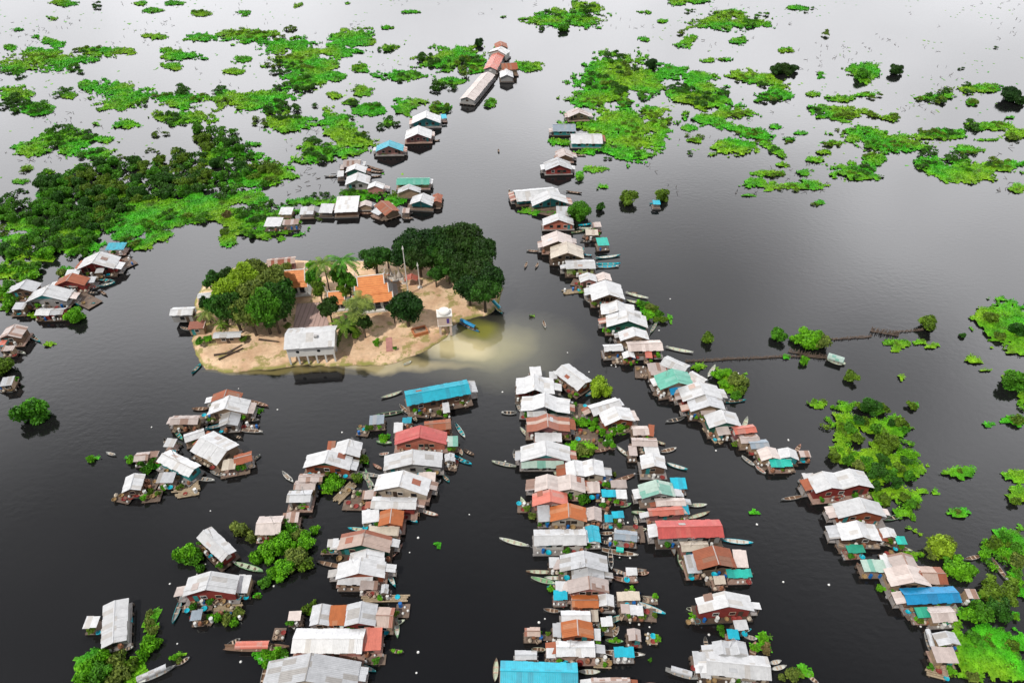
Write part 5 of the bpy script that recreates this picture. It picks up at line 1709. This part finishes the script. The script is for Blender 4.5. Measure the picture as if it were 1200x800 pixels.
# ------------------------------------------------------------ thickets: single shrubs spread through the dark patches
# crop, cx, cy, rx, ry, spacing and radius (crop px), colours
TH='''
A 480 620 250 60 30 26 gdo
A 200 640 80 45 28 26 gd
A 250 710 130 60 32 28 gd
A 400 690 110 50 32 28 gdo
A 740 480 70 50 28 24 gdo
A 820 560 80 55 30 26 gd
A 640 570 90 50 28 24 gdo
A 620 650 80 35 28 24 d
A 780 650 60 40 28 24 gd
A 920 600 70 35 28 24 go
A 30 720 60 45 30 26 gd
A 220 470 60 35 24 20 gd
A 310 465 30 16 24 18 d
A 320 540 50 18 24 16 gd
A 1000 230 80 22 20 14 od
A 1040 285 55 20 20 16 gd
A 860 112 60 9 18 12 o
A 940 130 90 9 22 10 o
A 630 315 25 18 22 18 d
A 595 400 40 18 22 18 d
A 690 335 36 9 18 12 o
A 780 345 30 9 18 12 o
A 970 370 60 22 24 18 d
A 40 350 45 20 24 18 d
A 100 370 60 22 24 18 gd
A 210 315 26 16 22 18 gd
A 310 170 50 9 16 11 od
A 440 180 20 6 16 9 o
A 130 200 60 18 22 12 o
A 45 245 35 10 20 14 g
A 265 238 30 14 20 14 g
A 1095 365 8 8 12 12 d
A 765 310 22 16 18 14 d
A 960 310 14 12 16 14 d
A 1100 515 45 35 26 22 gd
A 560 465 25 10 20 14 o
A 560 325 36 8 20 14 o
A 490 355 22 12 18 14 g
A 640 420 60 14 24 14 g
A 900 420 30 14 20 14 o
A 990 410 45 12 20 14 d
A 1010 100 12 8 12 12 o
A 335 15 12 9 12 12 d
A 300 580 24 12 16 12 d
A 90 587 20 8 14 10 o
A 165 597 18 10 14 10 g
A 80 660 20 9 14 10 d
A 420 545 20 10 16 10 o
A 530 522 24 8 14 9 o
A 690 40 20 6 14 9 o
A 1030 200 60 10 20 10 o
B 300 205 36 20 20 16 d
B 330 290 20 14 20 18 d
B 375 290 18 12 20 16 d
B 210 270 24 14 20 16 d
B 440 215 50 24 20 16 od
B 110 365 30 14 20 15 gd
B 160 425 26 18 20 16 d
B 345 372 40 14 20 15 od
B 80 478 40 16 20 14 od
B 25 355 24 9 14 12 d
B 20 408 20 8 14 11 d
B 150 165 20 10 14 12 g
B 260 255 14 12 14 12 g
B 370 225 20 14 18 14 d
B 430 250 25 14 18 14 o
B 740 45 28 10 18 12 gd
B 810 60 55 16 20 13 gd
B 775 97 20 8 14 12 g
B 850 28 30 14 18 13 gd
B 690 95 8 8 12 10 d
B 945 198 32 20 22 18 gd
B 990 238 40 22 22 18 od
B 890 280 50 30 24 18 od
B 960 300 22 18 20 18 d
B 1060 330 26 12 18 14 g
B 980 355 30 12 18 13 od
B 995 440 45 22 22 14 o
B 1075 395 35 14 20 12 o
B 1010 490 28 12 18 12 o
B 870 350 40 14 20 12 o
B 850 480 20 6 18 9 o
B 1030 538 16 8 14 12 d
B 930 550 14 8 14 12 d
B 835 618 10 8 14 16 g
B 650 228 24 8 16 10 g
B 515 355 16 12 16 14 g
B 60 230 20 10 16 11 g
B 1170 310 20 20 18 16 d
B 1110 420 30 20 22 12 o
B 1180 110 12 8 12 10 o
B 330 385 10 10 14 10 o
C 235 75 26 16 16 13 g
C 150 48 50 8 18 10 o
C 270 50 22 8 16 11 g
C 100 50 14 7 14 10 d
C 20 35 22 8 16 11 g
C 435 32 20 8 14 11 g
C 200 270 26 10 18 12 o
C 270 288 24 9 18 12 od
C 300 335 46 14 18 13 od
C 60 335 60 26 22 18 gd
C 10 310 18 16 18 16 d
C 140 315 12 14 16 15 d
C 190 390 36 12 18 12 o
C 470 380 26 12 18 13 d
C 660 398 18 9 14 12 o
C 860 340 50 12 20 14 od
C 890 348 26 10 16 13 d
C 910 312 24 10 16 13 od
C 990 300 18 14 16 14 d
C 1010 355 18 9 16 12 o
C 1080 308 18 7 14 10 o
C 1000 435 26 16 18 16 d
C 1090 430 24 9 16 13 o
C 1150 475 22 10 16 13 o
C 850 450 24 9 16 12 o
C 900 465 60 16 20 14 od
C 520 497 26 9 16 12 o
C 590 455 60 10 22 11 o
C 670 500 34 14 18 15 g
C 760 500 50 12 20 12 o
C 730 512 34 10 18 12 o
C 850 525 30 16 18 16 d
C 840 567 32 14 18 16 d
C 945 545 36 14 18 16 d
C 1000 530 28 10 18 12 o
C 1100 565 46 16 20 16 od
C 985 580 20 9 16 12 g
C 620 595 46 18 20 16 od
C 560 395 34 16 18 14 o
C 660 540 36 10 18 12 o
C 40 475 30 10 18 12 o
C 28 527 10 8 12 12 d
C 320 520 16 9 14 12 d
C 495 112 10 9 12 12 o
C 225 460 60 10 20 11 o
C 270 490 30 8 18 10 o
C 310 608 40 8 18 11 o
C 380 650 70 8 22 11 o
C 470 706 18 6 14 10 o
C 360 175 12 6 12 9 o
C 655 330 30 9 16 11 o
C 970 238 10 5 12 9 d
C 730 405 20 9 14 12 o
C 1085 163 5 5 12 7 d
C 370 488 12 6 12 9 o
C 545 340 24 7 16 10 g
C 460 555 18 6 14 9 o
Z 250 50 140 55 34 30 gd
Z 400 50 110 50 34 30 gd
Z 320 130 110 50 34 30 gd
Z 170 160 70 60 34 32 gd
Z 330 180 80 36 34 34 gd
Z 60 190 60 34 34 32 gd
Z 90 285 80 36 34 32 bg
Z 20 400 40 50 34 34 bg
Z 20 30 40 30 30 26 gd
Z 10 120 14 20 24 20 o
Z 500 90 50 26 30 24 gd
Z 570 160 40 22 26 22 go
Z 650 95 40 26 28 22 go
Z 730 45 50 26 26 22 gd
Z 830 60 50 20 26 22 go
Z 890 60 30 20 26 22 g
Z 1100 40 70 34 28 24 gd
Z 1080 110 60 18 26 18 g
Z 690 110 40 20 26 18 g
Z 440 40 60 34 32 28 od
V 490 480 50 22 26 20 gd
V 560 500 60 20 26 20 gd
V 650 480 40 20 26 18 g
V 750 510 50 24 26 20 go
V 340 510 80 24 26 18 gd
V 180 550 110 14 26 16 gd
V 330 620 16 20 22 16 o
V 560 460 20 10 20 14 g
V 60 590 60 60 32 26 gd
V 60 700 60 20 30 20 gd
M 1110 120 20 30 24 20 bg
M 1090 20 30 16 24 18 gd
M 250 230 60 40 34 24 bo
M 300 350 50 30 34 22 bo
M 560 330 40 40 34 24 b
M 600 400 30 40 34 22 b
M 150 130 40 16 26 16 o
M 260 140 50 16 28 18 b
M 430 570 90 20 34 22 o
M 600 590 60 20 34 20 bo
M 560 650 50 20 34 18 b
N 960 200 60 60 40 30 bg
N 1040 190 50 50 40 26 bo
N 1090 310 30 40 36 26 bg
N 930 600 110 30 44 24 go
N 860 740 90 30 44 24 bo
N 1060 760 50 30 44 26 bo
N 610 205 40 10 24 16 b
'''
CK=dict(g='green',d='dark',o='olive',b='bright')
placed=[]; NSH=0; STF=[]
for ln in TH.strip().splitlines():
    q=ln.split(); ox,oy,s=CR[q[0]]; cx,cy,rx,ry,sp,rr=map(float,q[1:7]); r=random.Random(int(cx*7+cy))
    got=[]; n=max(1,int(3.14*(rx+sp*.3)*(ry+sp*.3)*1.0/(sp*sp*1.25)))
    for i in range(n*12):
        if len(got)>=n: break
        a=r.uniform(0,6.283); t=math.sqrt(r.random()) if n>1 else 0
        x=cx+rx*t*math.cos(a); y=cy+ry*t*math.sin(a)
        if all(((x-g_[0])**2+((y-g_[1])*1.5)**2)>(sp*.95)**2 for g_ in got):
            px,py=ox+x/s,oy+y/s
            if any(abs(px-p_[0])<2.5 and abs(py-p_[1])<2 for p_ in placed): continue
            got.append((x,y)); placed.append((px,py)); STF.append((px,py,rr*r.uniform(.6,1.05)/s,CK[r.choice(q[7])]))
STF.sort(key=lambda t:-t[2])
# the 300 largest shrubs (with those above) stand as things of their own; the small far ones are one scrub
nsm=sum(1 for o in COL.objects if o.name.startswith('shrub'))
lim=300-nsm
big=STF[:lim]; small=STF[lim:]
print('thicket shrubs',len(STF),'single',len(big),'named already',nsm)
for px,py,rr,c in big: tree(px,py,rr,c,kind='shrub')
def scrub(items):
    Vs=[];Qs=[];off=0; mats=[LEAF[k] for k in('green','dark','olive','bright')]; mi=[]; kk=['green','dark','olive','bright']
    r=np.random.RandomState(3)
    for px,py,rr,c in items:
        R=rr/SCL(py,.8); cc=W(px,py,R*.5); n=int(60+90*min(1.5,R))
        d=r.normal(size=(n,3)); d/=np.linalg.norm(d,axis=1)[:,None]; d[:,2]=np.abs(d[:,2])*1.0-.25
        lob=r.normal(size=(4,3))*.4; li=r.randint(0,4,n)
        P=(lob[li]*[1,1,.4]+d*r.uniform(.45,.75,(n,1)))*R*[1,1,.75]+[cc.x,cc.y,R*.42]
        global NR
        NR=r
        V,Q=leaf_quads(P,d,max(.38,R*.42)); Vs.append(V); Qs.append(Q+off); off+=len(V); mi+= [kk.index(c)]*len(Q)
    me=np_mesh('flooded_scrub',np.vstack(Vs),np.vstack(Qs),mats); me.polygons.foreach_set('material_index',np.array(mi,dtype=np.int32))
    o=link('flooded_scrub',me); tag(o,'small dark bushes dotted over the far flooded marsh','scrub',kind='stuff')
scrub(small)
# ------------------------------------------------------------ floating hyacinth mats
MT='''
A 215 12 42 11;A 180 65 22 7;A 175 148 45 14 15;A 60 230 75 30;A 190 205 110 30;A 340 180 110 14;A 430 182 35 9;A 300 295 35 14;A 420 325 95 42;A 400 365 60 22;A 640 350 90 28;A 850 350 170 32;A 950 370 80 28
A 615 195 55 16;A 600 180 40 10;A 640 190 50 14;A 700 205 30 5;A 585 230 38 11;A 530 127 42 9;A 850 130 110 22;A 1000 160 110 30;A 700 130 65 15;A 835 210 40 18;A 810 250 30 9;A 1060 225 100 35;A 1050 280 70 30;A 1170 170 50 30;A 480 15 28 8;A 600 12 28 8;A 690 48 32 9;A 845 45 30 10;A 1035 22 25 10;A 525 37 32 7
A 442 435 35 18;A 120 515 70 25;A 240 495 90 35;A 320 535 80 28;A 340 488 60 12;A 335 435 25 7;A 50 325 60 22;A 130 380 55 16;A 230 335 28 12;A 630 410 90 22;A 990 430 80 24;A 1010 450 55 16;A 1130 265 55 15;A 1160 430 50 50;A 880 505 30 9;A 880 540 50 16;A 560 730 160 35;A 720 705 80 25;A 860 690 70 24;A 940 770 90 45;A 100 780 80 25;A 1120 540 90 40;A 1020 615 22 5;A 900 620 110 40;A 65 105 18 5;A 30 168 18 9;A 90 587 22 8;A 165 597 16 6;A 1080 415 25 7;A 60 633 35 8;A 640 760 90 30;A 780 770 30 20;A 490 700 60 30;A 760 540 60 30;A 420 700 120 40;A 160 700 40 30;A 1160 335 25 10
B 20 12 16 5;B 240 42 28 4;B 155 98 18 5;B 30 140 75 34;B 170 165 45 14;B 65 235 28 16;B 205 265 75 16;B 380 205 120 38;B 450 200 70 32;B 470 245 35 14;B 370 285 60 10;B 75 320 40 16;B 30 355 30 10;B 90 385 55 22;B 210 380 40 28;B 345 378 45 15;B 515 360 20 18;B 645 232 38 14;B 40 490 75 35;B 20 530 40 18;B 160 425 32 14;B 790 65 115 28;B 870 30 40 20;B 820 20 20 14;B 1045 137 20 9;B 1060 45 28 8;B 1165 12 30 12;B 1110 75 20 6;B 840 225 15 6
B 940 270 110 80;B 870 340 80 45;B 980 450 160 75;B 1060 290 100 55;B 1130 250 60 20;B 1000 545 80 28;B 755 495 38 9;B 865 590 60 12;B 905 652 25 4 -15;B 1170 160 22 12;B 1080 390 60 24;B 1160 330 40 28;B 895 520 60 22;B 1100 450 45 60;B 560 60 10 2;B 10 105 16 8;B 260 355 30 6
C 35 5 70 10;C 165 85 120 20;C 150 50 60 12;C 260 85 50 14;C 15 150 28 20;C 200 140 28 16;C 88 212 25 7;C 150 208 40 5;C 355 175 25 9;C 410 32 50 8;C 265 280 100 22 10;C 305 335 62 20;C 635 245 55 20;C 630 265 30 20;C 445 328 25 11;C 545 345 45 12;C 640 330 50 9;C 480 265 22 9;C 545 395 62 26;C 50 290 60 40;C 80 345 90 32;C 175 395 85 22;C 105 415 60 18;C 480 380 40 13;C 650 395 35 10 15;C 725 408 28 13;C 700 490 150 36 5;C 600 460 50 12;C 865 340 60 11;C 840 475 45 16;C 900 468 90 18;C 1040 310 68 15;C 1010 357 25 10;C 1060 440 78 17;C 1155 470 38 18;C 530 498 55 10
C 230 465 100 18 12;C 165 515 75 26;C 310 515 45 12 35;C 40 490 45 16;C 20 450 32 12;C 940 590 135 36 6;C 870 565 80 22;C 1120 580 90 24;C 1160 662 36 17;C 980 520 60 15;C 600 600 85 36;C 660 555 40 16;C 358 577 28 7;C 425 598 38 14;C 460 558 30 8;C 300 606 60 9;C 245 642 48 20;C 380 648 95 18;C 225 682 25 6;C 470 706 28 9;C 370 487 22 7;C 10 395 16 8;C 320 442 20 7;C 410 465 20 5;C 490 530 20 7;C 1140 410 20 6;C 1060 487 35 4;C 95 540 18 5;C 800 515 80 20
Z 640 40 150 55;Z 560 110 90 35;Z 690 140 60 24;Z 520 145 45 18;Z 790 80 30 26;Z 860 55 90 34;Z 920 30 120 30;Z 985 155 42 24;Z 1080 70 100 50;Z 1160 110 60 26;Z 1080 120 60 18;Z 400 130 40 26;Z 610 175 70 22;Z 300 120 80 40;Z 60 200 90 60;Z 60 300 110 50;Z 290 305 40 26;Z 208 620 30 10;Z 20 400 50 50;Z 150 490 30 12;Z 700 60 110 40;Z 330 180 110 40;Z 170 230 60 30
V 60 640 70 60;V 20 720 60 30;V 110 700 40 14;V 350 545 220 24;V 170 600 150 20;V 600 500 110 34;V 760 530 70 26;V 690 285 22 10
M 160 140 55 18;M 270 150 65 22;M 280 200 55 24;M 290 240 60 45;M 440 240 120 36;M 490 275 60 20;M 260 300 50 30;M 260 370 65 45;M 340 405 60 26;M 430 400 90 60;M 530 420 100 60;M 560 380 60 40;M 520 580 175 42;M 460 610 60 20;M 550 650 75 32;M 430 560 80 25;M 420 490 70 40;M 815 462 52 20;M 808 650 50 17;M 953 233 26 11;M 600 150 26 16;M 545 15 18 12;M 1090 482 60 26;M 1090 575 50 36;M 1090 215 72 24;M 1110 120 26 40;M 1060 20 48 24;M 850 655 25 5
N 1050 110 90 46;N 1090 180 90 60;N 980 190 60 26;N 1080 300 40 60;N 1110 380 30 40;N 950 700 140 95;N 1060 660 80 50;N 860 770 90 30;N 780 755 40 16;N 590 205 62 15;N 900 490 80 26;N 1090 770 60 30;N 1080 490 22 10;N 540 200 20 6;N 620 105 30 4 28;N 575 85 30 4 25;N 640 118 20 4 20;N 730 310 20 30;N 870 640 60 60;N 850 480 50 20;N 1010 620 90 30
Y 1150 70 110 70;Y 1060 35 60 16;Y 1190 130 80 44;Y 1020 180 32 11;Y 1068 214 20 4;Y 785 132 35 12 -25;Y 760 120 30 10;Y 850 122 30 10;Y 890 132 28 11;Y 790 242 14 8;Y 400 170 22 8;Y 110 200 26 12;Y 10 40 10 16
P 40 462 34 14;P 240 465 28 12;P 580 275 50 14;P 700 250 40 14;P 940 200 30 8;P 360 500 50 40
G 590 540 80 26;G 700 600 60 26 35;G 560 730 80 40;G 770 640 30 20;G 500 500 20 20
T 200 690 170 120;T 380 680 100 110;T 520 400 60 90;T 690 600 45 14 -20;S 440 730 90 40;S 640 580 26 10;U 280 650 110 50;U 500 370 40 40;L 1030 715 80 30;L 850 560 60 30;L 845 490 50 30;L 780 545 40 18;L 390 350 30 16
J 600 240 90 60;J 390 155 40 12;J 520 190 60 34;J 600 605 30 26;X 290 165 50 22;X 910 330 110 70;X 510 495 30 24;X 720 770 40 14;K 715 312 24 16;R 966 705 22 10;J 1062 370 26 24;R 520 195 40 40;R 340 350 70 40;R 490 310 40 30;Q 280 480 60 20
D 275 470 1 1;D 230 610 60 26;D 940 665 50 16;F 160 262 90 18;F 250 270 40 12;F 480 150 30 8;E 840 500 14 5;F 370 100 20 14;H 250 430 34 34;O 165 430 24 9;P0 1155 770 60 30
'''
def mats_mesh():
    cs=.7; xs=np.arange(-330,330,cs); ys=np.arange(28,462,cs); X,Y=np.meshgrid(xs,ys)
    f=np.full(X.shape,-9.0)
    rx_,ry_,rz_=X,Y,-CAM_H; d=ry_*CP-rz_*SP; PXx=600+FPX*rx_/d; PXy=400-FPX*(ry_*SP+rz_*CP)/d
    for part in MT.replace('\n',';').split(';'):
        q=part.split()
        if len(q)<5: continue
        ox,oy,s=CR[q[0]]; cx,cy,rx,ry=[float(v) for v in q[1:5]]; an=math.radians(float(q[5])) if len(q)>5 else 0
        cx=ox+cx/s; cy=oy+cy/s; rx/=s; ry/=s
        R=max(rx,ry)*1.7+3
        m=(abs(PXx-cx)<R)&(abs(PXy-cy)<R)
        if not m.any(): continue
        dx=PXx[m]-cx; dy=PXy[m]-cy; u=(dx*math.cos(an)+dy*math.sin(an))/rx; v=(-dx*math.sin(an)+dy*math.cos(an))/ry
        f[m]=np.maximum(f[m],1-np.hypot(u,v))
    n1=fbm(X/8,Y/8,21,4); n2=fbm(X/1.9,Y/1.9,5,3)
    fld=f+n1*1.8+n2*1.35-.08
    fill=(f>-.6)&(fld>0)
    # little stray specks round the mats and over the marsh
    spk=(fbm(X/1.8,Y/1.8,77,3)>.30)&(fbm(X/22,Y/22,13,2)>.03)&(PXy<215)&((PXx<480)|(PXx>760))
    H=fbm(X/1.6,Y/1.6,31,3)*.55+fbm(X/6,Y/6,41,2)*.6+.38; H=np.clip(H*np.clip((fld)*3+.35,0.25,1),.04,1.3)
    h,w=X.shape; idx=np.arange(h*w).reshape(h,w)
    def quads(mask):
        k=mask[:-1,:-1]; return np.stack([idx[:-1,:-1],idx[:-1,1:],idx[1:,1:],idx[1:,:-1]],-1)[k],k
    Q,k=quads(fill|spk)
    jx=fbm(X/1.1,Y/1.1,61,2)*.7; jy=fbm(X/1.1,Y/1.1,67,2)*.7
    V=np.stack([X+jx,Y+jy,np.where(fill,H,.05)],-1).reshape(-1,3)
    used=np.unique(Q); rm=np.full(h*w,-1); rm[used]=np.arange(len(used)); Q=rm[Q]; V=V[used]
    print('mat cells',len(Q))
    m,t,b=mat('hyacinth'); g=G(t); geo=g.n('ShaderNodeNewGeometry'); pos=geo.outputs['Position']
    big_=g.mr(g.noise(pos,.045,3,.55),.42,.60,0,1)
    med=g.mr(g.noise(pos,.35,4,.65),.3,.7,0,1)
    a_=g.mix(med,(.03,.22,.006),(.11,.66,.014)); b_=g.mix(med,(.10,.26,.006),(.33,.62,.015))
    c=g.mix(big_,a_,b_); c=g.mix(g.mr(g.noise(pos,.22,5,.65),.56,.66,0,.75),c,(.085,.10,.015))
    c=g.mix(g.math('MULTIPLY',geo.outputs['Random Per Island'],.35),c,(.012,.075,.004))
    g.l(c,b.inputs['Base Color']); b.inputs['Roughness'].default_value=.6; b.inputs['Specular IOR Level'].default_value=.2
    bp=g.n('ShaderNodeBump'); bp.inputs['Strength'].default_value=.8; bp.inputs['Distance'].default_value=.3; g.l(g.noise(pos,1.7,5,.7),bp.inputs['Height']); g.l(bp.outputs[0],b.inputs['Normal'])
    # leaf clumps standing out of the mat
    cells=np.argwhere(fill[:-1,:-1]); r=np.random.RandomState(9)
    cy_,cx_=cells[:,0],cells[:,1]; dist=Y[cy_,cx_]
    rep=np.where(dist<140,9,np.where(dist<230,5,3)); ii=np.repeat(np.arange(len(cells)),rep)
    P=np.stack([X[cy_,cx_][ii]+r.uniform(0,cs,len(ii)),Y[cy_,cx_][ii]+r.uniform(0,cs,len(ii)),H[cy_,cx_][ii]+r.uniform(0,.2,len(ii))+np.clip(r.normal(-.4,.4,len(ii)),0,.8)*.6],-1)
    sz=np.where(dist<140,.42,np.where(dist<230,.55,.8))[ii]
    global NR
    NR=r
    Nn=r.normal(size=(len(P),3))*.28+[0,0,.8]; V2,Q2=leaf_quads(P,Nn,sz)
    V=np.vstack([V,V2]); Q=np.vstack([Q,Q2+len(used)])
    o=link('water_hyacinth',np_mesh('water_hyacinth',V,Q,m)); tag(o,'bright green floating water hyacinth spread in patches over the lake','water hyacinth',kind='stuff')
mats_mesh()
def debris():
    r=random.Random(4); m=MB()
    for i in range(3200):
        px=r.uniform(0,1200); py=r.uniform(0,230)**1.0
        if 480<px<760 and py>60: continue
        if vnoise(np.array([px/38.]),np.array([py/14.]),8)[0]<.66: continue
        c=W(px,py); a=r.uniform(0,6.28); l=r.uniform(.2,1.9)**1.2
        m.tube((c.x,c.y,.0),(c.x+math.cos(a)*l,c.y+math.sin(a)*l,r.uniform(.1,.9)),.07,4)
        if r.random()<.5: m.tube((c.x,c.y,.0),(c.x-math.sin(a)*l*.6,c.y+math.cos(a)*l*.5,r.uniform(.1,.8)),.06,4)
    tag(m.build('drowned_twigs',WOODD),'dark drowned twigs poking out of the far water','twigs',kind='stuff')
debris()
clutter_all(); flush()
print('objects',len(COL.objects))
